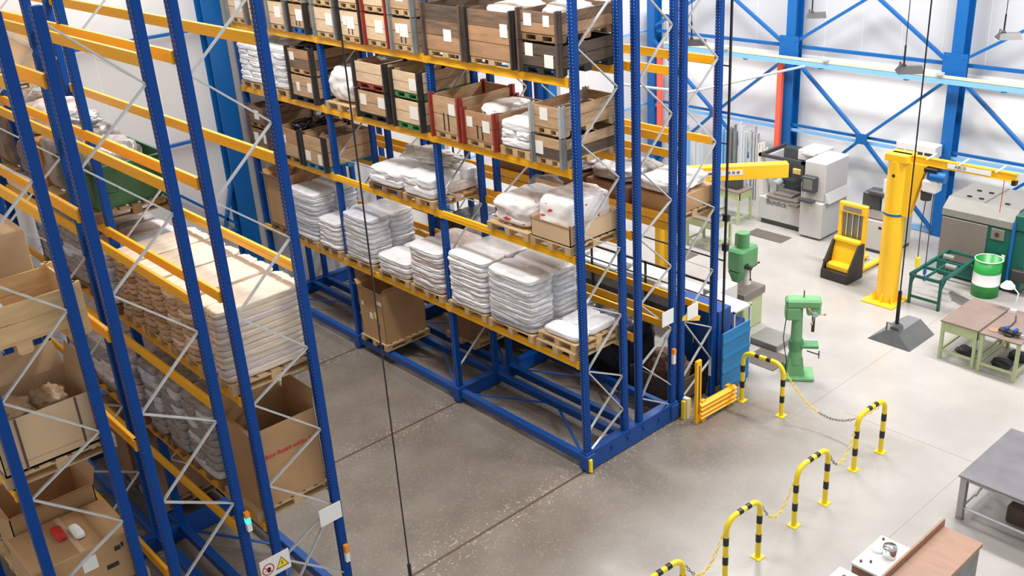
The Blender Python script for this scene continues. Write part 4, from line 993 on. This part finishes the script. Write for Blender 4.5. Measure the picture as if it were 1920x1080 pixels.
# grey cabinet machine between stacker and jib crane
t = thing('press_machine', 'grey cabinet machine with tall dark-slotted head beside the yellow crane column', 'machine', (-1.28, 11.75, 0))
MB().box(-.52, .38, 0, 1.0, .08, .86, .02).obj('cabinet', 'mach_grey', t); MB().box(-.50, .36, .02, 1.0, 0, .08).obj('plinth', 'mach_dark', t)
MB().box(-.50, .35, .02, .55, .86, .93, .01).obj('table', 'mach_brown', t)
MB().box(-.20, .30, .45, 1.0, .93, 1.80, .02).obj('head_column', 'mach_white', t); MB().box(-.02, .12, .44, .45, 1.0, 1.72).obj('slot', 'black', t)
mb = MB().box(-.75, -.25, .5, 1.0, .86, 1.35, .02); mb.cyl((-.55, .5, 1.38), (-.15, .5, 1.38), .09, 12); mb.obj('motor_block', 'mach_dark', t)
MB().box(.02, .1, -.005, 0, .66, .72).obj('lock', 'black', t)

# jib crane with hoist
def ibeam(L, h, wd, z):
    mb = MB().box(0, L, -wd / 2, wd / 2, z - .02, z); mb.box(0, L, -wd / 2, wd / 2, z - h, z - h + .02); mb.box(0, L, -.012, .012, z - h, z); return mb
t = thing('jib_crane', 'yellow column jib crane with blue and white chain hoist, by the far wall', 'crane', (.30, 9.46, 0))
MB().box(-.40, .36, -.42, .40, 0, .03, .005).obj('base_plate', 'crane_yellow', t)
mb = MB()
for k in range(8):
    a = k * PI / 4; mb.prism([(.22 * math.cos(a), .22 * math.sin(a), .03), (.35 * math.cos(a), .35 * math.sin(a), .03), (.22 * math.cos(a), .22 * math.sin(a), .26)], (-.02 * math.sin(a), .02 * math.cos(a), 0))
mb.obj('base_rib', 'crane_yellow', t)
MB().cyl((0, 0, .03), (0, 0, 3.30), .235, 32).obj('column', 'crane_yellow', t)
MB().cyl((0, 0, 2.08), (0, 0, 2.13), .242, 32).obj('colour_band', 'steel_blue', t)
MB().cyl((.0, -.242, 3.0), (0, -.228, 3.0), .035, 10).obj('cable_hole', 'black', t)
j = ibeam(2.62, .17, .10, 3.46)
for v in range(len(j.v)): j.v[v] = (j.v[v][0] - .18, j.v[v][1], j.v[v][2])
j.box(-.25, .26, -.22, .22, 3.30, 3.46, .01)
for sy in (-.07, .07): j.prism([(.22, sy - .012, 3.30), (.64, sy - .012, 3.30), (.54, sy - .012, 3.0), (.34, sy - .012, 2.1), (.22, sy - .012, 2.1)], (0, .024, 0))
j.box(.20, .33, -.12, .12, 2.1, 3.30)
j.obj('jib_arm', 'crane_yellow', t)
pl = MB().box(1.05, 1.95, -.058, -.051, 3.325, 3.43).obj('name_plate', 'white', t)
text('lettering', 'ABUS', .10, 'mach_dark', pl, (1.32, -.059, 3.378), (PI / 2, 0, 0))
for x in (.62, 1.3, 2.05): MB().bar((x, -.10, 3.44), (x + .12, .06, 3.56), .03, .02).obj('cable_clip', 'white', t)
MB().box(2.36, 2.44, -.06, .06, 3.22, 3.31).obj('end_stop', 'black', t)
h = MB().box(.60, .88, -.14, .14, 3.18, 3.27, .01).obj('hoist_trolley', 'black', t)
mb = MB().cyl((.74, -.06, 3.10), (1.06, -.06, 3.10), .11, 16); mb.box(.66, .98, -.12, .12, 3.02, 3.2, .02); mb.obj('hoist_motor', 'steel_blue', t)
MB().box(.58, .92, -.15, .13, 2.74, 3.02, .04).obj('hoist_body', 'white', t)
MB().lathe((.66, -.02, 2.52), [(.02, 0), (.11, .03), (.12, .22)], 16).obj('chain_bucket', 'post_dark', t)
MB().tube([(.82, -.02, 2.74), (.82, -.02, 1.0)], .010, 6).obj('load_chain', 'post_dark', t)
MB().tube([(.70, -.08, 2.74), (.66, -.10, 1.9), (.68, -.12, 1.25)], .010, 6).obj('control_cable', 'post_dark', t)
MB().box(.64, .73, -.16, -.08, 1.03, 1.27, .015).obj('pendant_control', 'hoop_yellow', t)
mb = MB().box(.79, .85, -.05, .01, .86, 1.0, .01); mb.tube([(.82, -.02, .86), (.82, -.02, .80), (.86, -.02, .76), (.84, -.02, .71), (.79, -.02, .73)], .012, 6); mb.obj('hook', 'steel_blue', t)
MB().tube([(2.2, 0, 3.3), (2.2, 0, 2.6)], .008, 5).obj('hanging_cable', 'red', t)

# second jib crane behind the racks
t = thing('jib_crane', 'yellow jib crane with blunt boom seen through the rack end', 'crane', (-3.50, 6.15, 0))
MB().cyl((0, 0, .03), (0, 0, 2.95), .16, 24).obj('column', 'crane_yellow', t); MB().box(-.4, .4, -.4, .4, 0, .03).obj('base_plate', 'crane_yellow', t)
MB().box(.10, .26, -.05, .05, .9, 2.9).obj('bracket', 'crane_yellow', t)
ang = math.radians(46.5)
def rp(x, y, z): return (x * math.cos(ang) - y * math.sin(ang), x * math.sin(ang) + y * math.cos(ang), z)
q = MB().box(-.25, 2.75, -.12, .12, 2.90, 3.22, .01); q.cyl((-.05, 0, 2.95), (-.05, 0, 3.20), .34, 20)
q.v = [rp(*p) for p in q.v]; q.obj('jib_arm', 'crane_yellow', t)
q = MB().box(.55, 1.75, -.126, -.121, 3.02, 3.14); q.v = [rp(*p) for p in q.v]; pl = q.obj('name_plate', 'white', t)
for k, x in enumerate((1.18, 1.24, 1.42, 1.52, 1.62)):
    q = MB().box(x, x + (.03 if k < 2 else .06), -.130, -.127, 3.05, 3.11); q.v = [rp(*p) for p in q.v]; q.obj('print_mark', 'post_grey', pl)
q = MB().box(.58, 1.1, -.130, -.127, 3.05, 3.10); q.v = [rp(*p) for p in q.v]; q.obj('print_mark', 'pallet_red', pl)
q = MB().box(.2, .75, -.09, .09, 2.80, 2.92, .02); q.v = [rp(*p) for p in q.v]; q.obj('hoist_trolley', 'black', t)

# long conveyor machine behind the hindmost rack
t = thing('conveyor_line', 'long pale conveyor machine with white covers behind the hindmost rack', 'machine', (-4.0, 5.35, 0))
MB().box(-3.2, 2.9, -.30, .30, .55, .80, .02).obj('bed', 'post_grey', t)
MB().box(-3.1, 2.5, -.24, .24, .12, .55).obj('lower_dark_panel', 'black', t)  # black panel added so the region under the bed reads dark
for k in range(5): MB().box(-3.1 + k * 1.2, -2.98 + k * 1.2, -.26, .26, 0, .55).obj('leg', 'mach_dark', t)
for (x0, x1, z, m) in ((1.35, 2.9, 1.02, 'mach_white'), (.35, 1.28, 1.12, 'cream'), (-1.0, .1, 1.05, 'galv'), (-2.6, -1.3, .98, 'mach_white')):
    MB().box(x0, x1, -.33, .33, .80, z, .03).obj('cover', m, t)
MB().box(2.55, 2.95, -.34, .34, .84, 1.32, .02).obj('end_box', 'mach_white', t)
mb = MB()
for x in (-.62, 1.0): mb.box(x - .02, x + .02, -.36, -.32, .3, 1.5)
mb.box(-.62, 2.9, -.36, -.32, 1.46, 1.5); mb.obj('guard_frame', 'black', t)
for y in (-.30, -.2): MB().tube([(-3.2, y, .98), (1.2, y, .98)], .03, 8).obj('pipe', 'galv', t)
MB().box(.15, .4, -.32, -.12, 1.0, 1.22, .02).obj('switch_box', 'post_grey', t)
sh = thing('tray_rack', 'small white-framed rack with blue bins at the end of the conveyor machine', 'shelf', (-.62, 4.62, 0))
for sx in (-1, 1):
    for sy in (-1, 1): MB().box(sx * .45 - .02, sx * .45 + .02, sy * .26 - .02, sy * .26 + .02, 0, 1.42).obj('leg', 'mach_white', sh)
for z in (.45, .85, 1.36): MB().box(-.47, .47, -.28, .28, z, z + .03).obj('shelf_board', 'mach_white', sh)
for i, (x, z) in enumerate(((-.22, .481), (.22, .481), (-.22, .881), (.20, .881))):
    o = MB().box(-.18, .18, -.22, .22, 0, .20, .02); b = o.obj('storage_bin', 'base_blue'); b.location = (-.62 + x, 4.62, z)
    tag(b, ('lower left blue bin in the white-framed rack', 'lower right blue bin in the white-framed rack', 'upper left blue bin in the white-framed rack', 'upper right blue bin in the white-framed rack')[i], 'bin', 'blue bins')

t = thing('storage_cabinet', 'dark navy blue cabinet standing behind the hindmost rack end', 'cabinet', (-.66, 3.98, 0))
MB().box(-.55, .55, -.20, .20, .05, 1.62, .01).obj('body', 'base_blue', t); MB().box(-.52, .52, -.18, .18, 0, .05).obj('plinth', 'black', t)
for x in (-.53, .01): MB().box(x, x + .52, -.215, -.20, .10, 1.58, .005).obj('door', 'base_blue', t)
MB().box(-.03, -.015, -.235, -.215, .8, .95).obj('handle', 'galv', t)

# green milling drill behind the blue panel
t = thing('drilling_machine', 'mid green drilling machine with levers on a cabinet base, behind the blue panel', 'machine', (-1.45, 6.42, 0))
MB().box(-.28, .32, -.40, .30, 0, .72, .02).obj('base_cabinet', 'pale_green', t); MB().box(-.32, .36, -.45, .33, .72, .90, .01).obj('table', 'mach_brown', t)
MB().cyl((0, .12, .9), (0, .12, 1.5), .10, 16).obj('column', 'cream', t)
mb = MB().box(-.19, .19, -.35, .28, 1.30, 1.82, .05); mb.prism([(-.14, -.36, 1.32), (.14, -.36, 1.32), (.05, -.30, 1.05), (-.05, -.30, 1.05)], (0, .25, 0)); mb.obj('head', 'mach_green', t)
MB().cyl((0, -.05, 1.82), (0, -.05, 2.14), .14, 16).obj('motor', 'mach_green', t); MB().box(-.26, -.16, .0, .25, 1.5, 2.05, .02).obj('belt_guard', 'mach_green', t)
mb = MB().cyl((0, -.28, .92), (0, -.28, 1.3), .035, 10); mb.cyl((.19, -.2, 1.45), (.34, -.2, 1.45), .05, 12); mb.obj('spindle', 'post_dark', t)
mb = MB()
for a in (.3, 2.4, 4.5): mb.cyl((.32, -.2, 1.45), (.36, -.2 + .24 * math.cos(a), 1.45 + .24 * math.sin(a)), .012, 6); mb.lump(.34, .39, -.225 + .24 * math.cos(a), -.175 + .24 * math.cos(a), 1.425 + .24 * math.sin(a), 1.475 + .24 * math.sin(a), 1, .0, 4, 2)
mb.obj('lever', 'black', t)
o = MB().box(-.35, .35, -.32, .32, 0, .14, .01).obj('plinth_block', 'lid_grey'); o.location = (-.42, 6.05, 0); tag(o, 'flat grey plinth block on the floor beside the green drilling machine', 'plinth')

# light green drill press in front
t = thing('drill_press', 'light green pillar drill press standing alone on the hall floor', 'machine', (.73, 5.16, 0), math.radians(38))
MB().box(-.22, .36, -.26, .26, 0, .07, .015).obj('foot_plate', 'light_green', t)
MB().prism([(-.16, -.15, .07), (.18, -.15, .07), (.14, -.10, .42), (-.12, -.10, .42)], (0, .28, 0)).obj('base', 'light_green', t)
MB().tube([(0, 0, .3), (0, 0, .7), (0, 0, 1.5)], [.14, .115, .095], 18).obj('column', 'light_green', t)
mb = MB().box(-.24, .42, -.15, .15, 1.52, 1.70, .04); mb.box(-.24, .06, -.15, .15, 1.26, 1.54, .04); mb.box(.16, .42, -.12, .12, 1.36, 1.54, .03); mb.obj('head', 'light_green', t)
MB().cyl((.1, .02, 1.70), (.1, .02, 1.84), .012, 6).obj('rod', 'post_dark', t)
MB().cyl((.30, 0, .98), (.30, 0, 1.36), .032, 10).obj('spindle', 'post_dark', t)
mb = MB().cyl((.30, -.12, 1.42), (.30, -.2, 1.42), .05, 12)
for a in (.2, 2.3, 4.4): mb.cyl((.30, -.19, 1.42), (.30 + .18 * math.cos(a), -.22, 1.42 + .18 * math.sin(a)), .010, 6)
mb.obj('feed_lever', 'post_galv', t)
for a in (.2, 2.3, 4.4): MB().lump(.275 + .18 * math.cos(a), .325 + .18 * math.cos(a), -.245, -.195, 1.395 + .18 * math.sin(a), 1.445 + .18 * math.sin(a), 2, 0, 5, 2).obj('lever_knob', 'orange', t)
mb = MB().box(.08, .42, -.13, .13, .66, .72, .01); mb.cyl((.0, 0, .60), (.0, 0, .80), .14, 16); mb.obj('table', 'mach_green', t)
mb = MB().cyl((.2, -.13, .62), (.42, -.2, .58), .012, 6); mb.cyl((.42, -.2, .50), (.42, -.2, .66), .012, 6); mb.obj('table_crank', 'black', t)
MB().cyl((-.2, .10, .12), (-.08, .18, .12), .10, 14).obj('pump', 'mach_green', t)
MB().tube([(-.2, .05, 1.3), (-.24, .06, .8), (-.16, .02, .3), (-.18, -.05, .1)], .010, 6).obj('power_cable', 'black', t)

# green saw machine with grey lid
t = thing('saw_machine', 'large dark green machine with grey lid and brown front panel, right edge', 'machine', (1.2, 11.52, 0))
MB().box(-.80, 1.15, 0, 1.5, .06, 1.50, .02).obj('body', 'dark_green', t)
MB().box(-.76, 1.1, .04, 1.46, 0, .06).obj('plinth', 'black', t)
MB().prism([(-.80, -.02, 1.50), (-.80, -.02, 1.66), (-.80, .25, 1.88), (-.80, 1.5, 1.88), (-.80, 1.5, 1.50)], (1.62, 0, 0)).obj('lid', 'lid_grey', t)
MB().box(.0, .03, .26, 1.48, 1.88, 1.90).obj('lid_strip', 'post_grey', t)
for (x, y) in ((-.42, .45), (-.14, .45), (-.42, .95), (-.14, .95), (.45, .45)): MB().box(x - .05, x + .05, y - .025, y + .025, 1.88, 1.91).obj('lid_grip', 'black', t)
MB().box(-.78, .28, -.025, 0, .42, 1.46, .01).obj('front_panel', 'mach_brown', t)
MB().box(.36, .66, -.02, 0, 1.18, 1.44, .01).obj('switch_panel', 'mach_brown', t); MB().cyl((.5, -.03, 1.31), (.5, -.02, 1.31), .05, 14).obj('dial', 'post_dark', t)
MB().box(.66, .74, -.02, 0, .70, .86).obj('socket', 'white', t)
MB().box(.84, 1.15, -.03, 1.2, 1.50, 1.86, .02).obj('upper_cabinet', 'dark_green', t)
MB().tube([(.86, -.05, 1.7), (.86, -.05, .2)], .035, 10).obj('pipe', 'steel_blue', t)
MB().box(.95, 1.35, -.12, .1, .35, .62, .02).obj('motor', 'post_dark', t)

# green roller stand
t = thing('roller_stand', 'dark green roller table frame in front of the saw machine', 'stand', (1.08, 10.5, 0))
for sx in (-1, 1): MB().box(sx * .34 - .03, sx * .34 + .03, -.92, .9, .68, .75).obj('side_beam', 'dark_green', t)
for y in (-.92, -.35, .2, .85): MB().box(-.34, .34, y - .025, y + .025, .68, .74).obj('cross_beam', 'dark_green', t)
for x in (-.02,): MB().box(x - .02, x + .02, -.9, .2, .68, .73).obj('centre_beam', 'dark_green', t)
for sx in (-1, 1):
    for y in (-.86, .80): MB().box(sx * .34 - .028, sx * .34 + .028, y - .028, y + .028, 0, .68).obj('leg', 'dark_green', t)
    for y in (-.86, .8): MB().bar((sx * .34, y, .45), (sx * .34, y + (.22 if y < 0 else -.22), .69), .03, .03).obj('strut', 'dark_green', t)
for y in (-.86, .8): MB().box(-.34, .34, y - .02, y + .02, .16, .21).obj('lower_rail', 'dark_green', t)
MB().cyl((.04, -.05, .74), (.28, -.05, .74), .06, 14).obj('roller', 'lid_grey', t); MB().cyl((-.28, .5, .72), (-.04, .5, .72), .06, 14).obj('roller', 'lid_grey', t)

# oil drum
t = thing('oil_drum', 'green and white open steel drum beside the saw machine', 'drum', (1.76, 11.12, 0))
MB().lathe((0, 0, 0), [(.0, .01), (.285, .01), (.29, .0), (.29, .28)], 28).obj('lower_shell', 'drum_green', t)
MB().lathe((0, 0, 0), [(.29, .28), (.297, .29), (.29, .30), (.29, .57)], 28).obj('middle_band', 'white', t)
MB().lathe((0, 0, 0), [(.29, .57), (.297, .585), (.29, .60), (.29, .86), (.28, .86), (.28, .3), (0, .3)], 28).obj('upper_shell', 'drum_green', t)
MB().tube([(.288 * math.cos(k * PI / 16), .288 * math.sin(k * PI / 16), .865) for k in range(33)], .012, 8).obj('rim', 'cream', t)
MB().cyl((0, 0, .60), (0, 0, .62), .278, 24).obj('residue', 'carton_dark', t)
for i in range(3):
    o = MB().box(-.30, .30, -.045, .045, 0, .06).obj('steel_bar', 'steel'); o.location = (1.48 + .10 * i, 10.55 - .14 * i, .0 if i < 2 else .0); o.rotation_euler = (0, 0, -.35)
    tag(o, ('steel bar offcut on the floor before the drum, rearmost', 'steel bar offcut on the floor before the drum, middle', 'steel bar offcut on the floor before the drum, foremost')[i], 'bar', 'steel bar offcuts')

# twin desks with vice
bench('pale green work desk with brown top, left of the pair', 2.40, 3.16, 7.62, 8.98, .85, 'desk_top', 'pale_green')
bench('pale green work desk with brown top and vice, right of the pair', 3.20, 3.98, 7.58, 8.98, .85, 'desk_top', 'pale_green', drawer=False)
t = thing('bench_vice', 'dark steel vice on the corner of the right work desk', 'vice', (3.66, 7.82, .85))
mb = MB().box(-.07, .07, -.10, .10, 0, .05, .01); mb.box(-.20, .20, -.06, .06, .05, .10, .01); mb.obj('vice_body', 'post_dark', t)
for x in (-.06, .10): MB().box(x - .03, x + .03, -.07, .07, .10, .16, .008).obj('jaw', 'base_blue', t)
MB().cyl((.2, 0, .07), (.3, 0, .07), .015, 8).obj('screw', 'galv', t)
o = MB().cyl((0, 0, 0), (0, 0, .012), .10, 16).obj('disc', 'bench_wood'); o.location = (3.35, 7.85, .85); tag(o, 'flat brown disc on the right work desk', 'disc')
t = thing('desk_lamp', 'white articulated desk lamp clamped behind the twin desks', 'lamp', (3.28, 8.86, .85))
MB().cyl((0, 0, 0), (0, 0, .05), .06, 14).obj('clamp', 'white', t)
MB().tube([(0, 0, .05), (.05, -.02, .42), (-.18, .05, .58)], .014, 8).obj('arm', 'white', t)
MB().lathe((-.20, .06, .46), [(.14, 0), (.13, .04), (.06, .12), (.02, .14)], 18).obj('lamp_head', 'white', t)
o = MB().tube([(0, 0, 0), (.1, -.25, .01), (.12, -.5, .0), (.02, -.7, .0)], .012, 6).obj('air_hose', 'post_dark'); o.location = (3.4, 8.7, .862); tag(o, 'dark hose lying across the right work desk', 'hose')
for i, (x, y, h) in enumerate(((2.75, 8.2, .12), (3.5, 8.1, .15), (3.62, 8.58, .15))):
    o = MB().lump(-.19, .19, -.15, .15, 0, h, 3 + i, .2, 8, 4).obj('scrap_part', 'dark'); o.location = (x, y, 0)
    tag(o, ('dark iron part on the floor under the left work desk', 'front dark iron part on the floor under the right work desk', 'dark iron part at the back under the right work desk')[i], 'part', 'iron parts under the desks')

# steel plate table at the right edge
t = thing('welding_table', 'heavy grey steel plate table at the right edge', 'table', (6.1, 3.85, 0))
MB().box(-1.05, 1.15, -.90, .90, .76, .80, .004).obj('plate', 'steel_top', t)
for (x, y) in ((-.98, -.82), (-.98, .82), (1.05, -.82), (1.05, .82)): MB().box(x - .05, x + .05, y - .05, y + .05, 0, .76, .006).obj('leg', 'steel', t)
for y in (-.82, .82): MB().cyl((-.98, y, .20), (1.05, y, .20), .025, 10).obj('lower_rail', 'galv', t)
MB().cyl((-.98, -.82, .20), (-.98, .82, .20), .025, 10).obj('lower_rail', 'galv', t)
mb = MB()
for y in (-.82, .82): mb.box(-.98, 1.05, y - .03, y + .03, .70, .76)
mb.obj('apron', 'steel', t)
for y in (-.4, .1): MB().bar((-.95, y, .2), (-.75, y - .2, .72), .03, .03).obj('strut', 'galv', t)
o = MB().box(-.55, .5, -.5, .5, 0, .30, .02).obj('storage_crate', 'post_brown'); o.location = (6.2, 3.9, 0); tag(o, 'dark brown box on the floor under the steel table', 'box')

# brown bench and machined plates at the bottom edge
t = thing('sloped_bench', 'brown wooden bench top with raised edge at the bottom right', 'bench', (5.82, .45, 0))
MB().box(-.30, .26, -1.5, 1.06, .84, .90, .006).obj('bench_top', 'bench_wood', t)
MB().box(-.335, -.30, -1.5, 1.10, .80, 1.0, .006).obj('raised_edge', 'bench_wood', t)
MB().box(-.28, .24, -1.46, 1.02, .05, .84).obj('cabinet', 'post_grey', t)
MB().box(-.26, .22, -1.42, 1.0, 0, .05).obj('plinth', 'black', t)
t = thing('machined_plate', 'bright aluminium plate with a round knob on a wooden block, beside the brown bench', 'fixture', (5.22, .38, 0))
MB().box(-.22, .22, -.36, .40, .55, .82).obj('wood_block', 'bench_wood', t)
MB().box(-.20, .20, -.34, .38, 0, .55).obj('stand', 'post_grey', t)
MB().box(-.23, .23, -.38, .42, .82, .86, .006).obj('plate', 'white', t)
MB().lathe((.07, .08, .86), [(.095, 0), (.095, .14), (.09, .165), (0, .17)], 24).obj('knob', 'chrome', t)
MB().lathe((-.10, .1, .86), [(.10, 0), (.09, .02), (0, .022)], 20).obj('disc', 'mach_white', t)
for (x, y) in ((-.16, .34), (-.14, -.28), (-.04, -.2)): MB().cyl((x, y, .86), (x, y, .885), .018, 8).obj('bolt', 'post_dark', t)
t = thing('machined_plate', 'white aluminium plate cut off by the bottom edge', 'fixture', (5.15, -.55, 0))
MB().box(-.22, .22, -.38, .38, .80, .86, .006).obj('plate', 'white', t); MB().box(-.18, .18, -.34, .34, 0, .80).obj('stand', 'post_grey', t)
MB().cyl((-.05, .2, .86), (-.05, .2, .90), .03, 10).obj('bolt', 'post_dark', t)

# hanging lamps
def lamp(label, x, y, z, rz, s=.36, near=False):
    t = thing('pendant_lamp', label, 'lamp', (x, y, z), rz, 'hanging hall lamps'); a = s / 2; lm = 'lamp_grey' if near else 'lamp_grey_shaded'
    bot = [(-a, -a * .9, 0), (a, -a * .9, 0), (a, a * .9, 0), (-a, a * .9, 0)]; top = [(-a * .80, -a * .26, .095), (a * .98, -a * .26, .095), (a * .98, a * .26, .095), (-a * .80, a * .26, .095)]
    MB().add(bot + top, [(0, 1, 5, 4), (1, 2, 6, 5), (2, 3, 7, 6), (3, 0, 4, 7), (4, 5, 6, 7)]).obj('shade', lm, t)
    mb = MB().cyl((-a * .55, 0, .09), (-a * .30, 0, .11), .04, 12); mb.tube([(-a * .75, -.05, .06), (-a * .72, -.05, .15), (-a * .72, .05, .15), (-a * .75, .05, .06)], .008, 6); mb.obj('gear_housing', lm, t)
    MB().tube([(-a * .45, 0, .12), (-a * .45, 0, .34), (-a * .45, 0, 12.0 - z)], .0055 if near else .007, 6).obj('cable', 'black', t)
    MB().tube([(-a * .45, 0, .10), (-a * .45, 0, .40)], .014, 8).obj('cable_grip', 'black', t)
    return t
lamp('large grey hanging lamp with sloped shade, seen from above left of the work desks', 7.19, -3.80, 6.47, math.radians(90), .37, True)
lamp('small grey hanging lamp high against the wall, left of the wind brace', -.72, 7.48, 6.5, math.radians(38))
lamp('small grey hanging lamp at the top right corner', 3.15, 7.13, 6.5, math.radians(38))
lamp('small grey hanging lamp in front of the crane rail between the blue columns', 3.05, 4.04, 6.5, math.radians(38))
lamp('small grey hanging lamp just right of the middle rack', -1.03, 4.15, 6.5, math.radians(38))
lamp('hanging lamp below the picture whose black cable crosses the left side', 5.40, -7.08, 4.95, math.radians(90), .40, True)
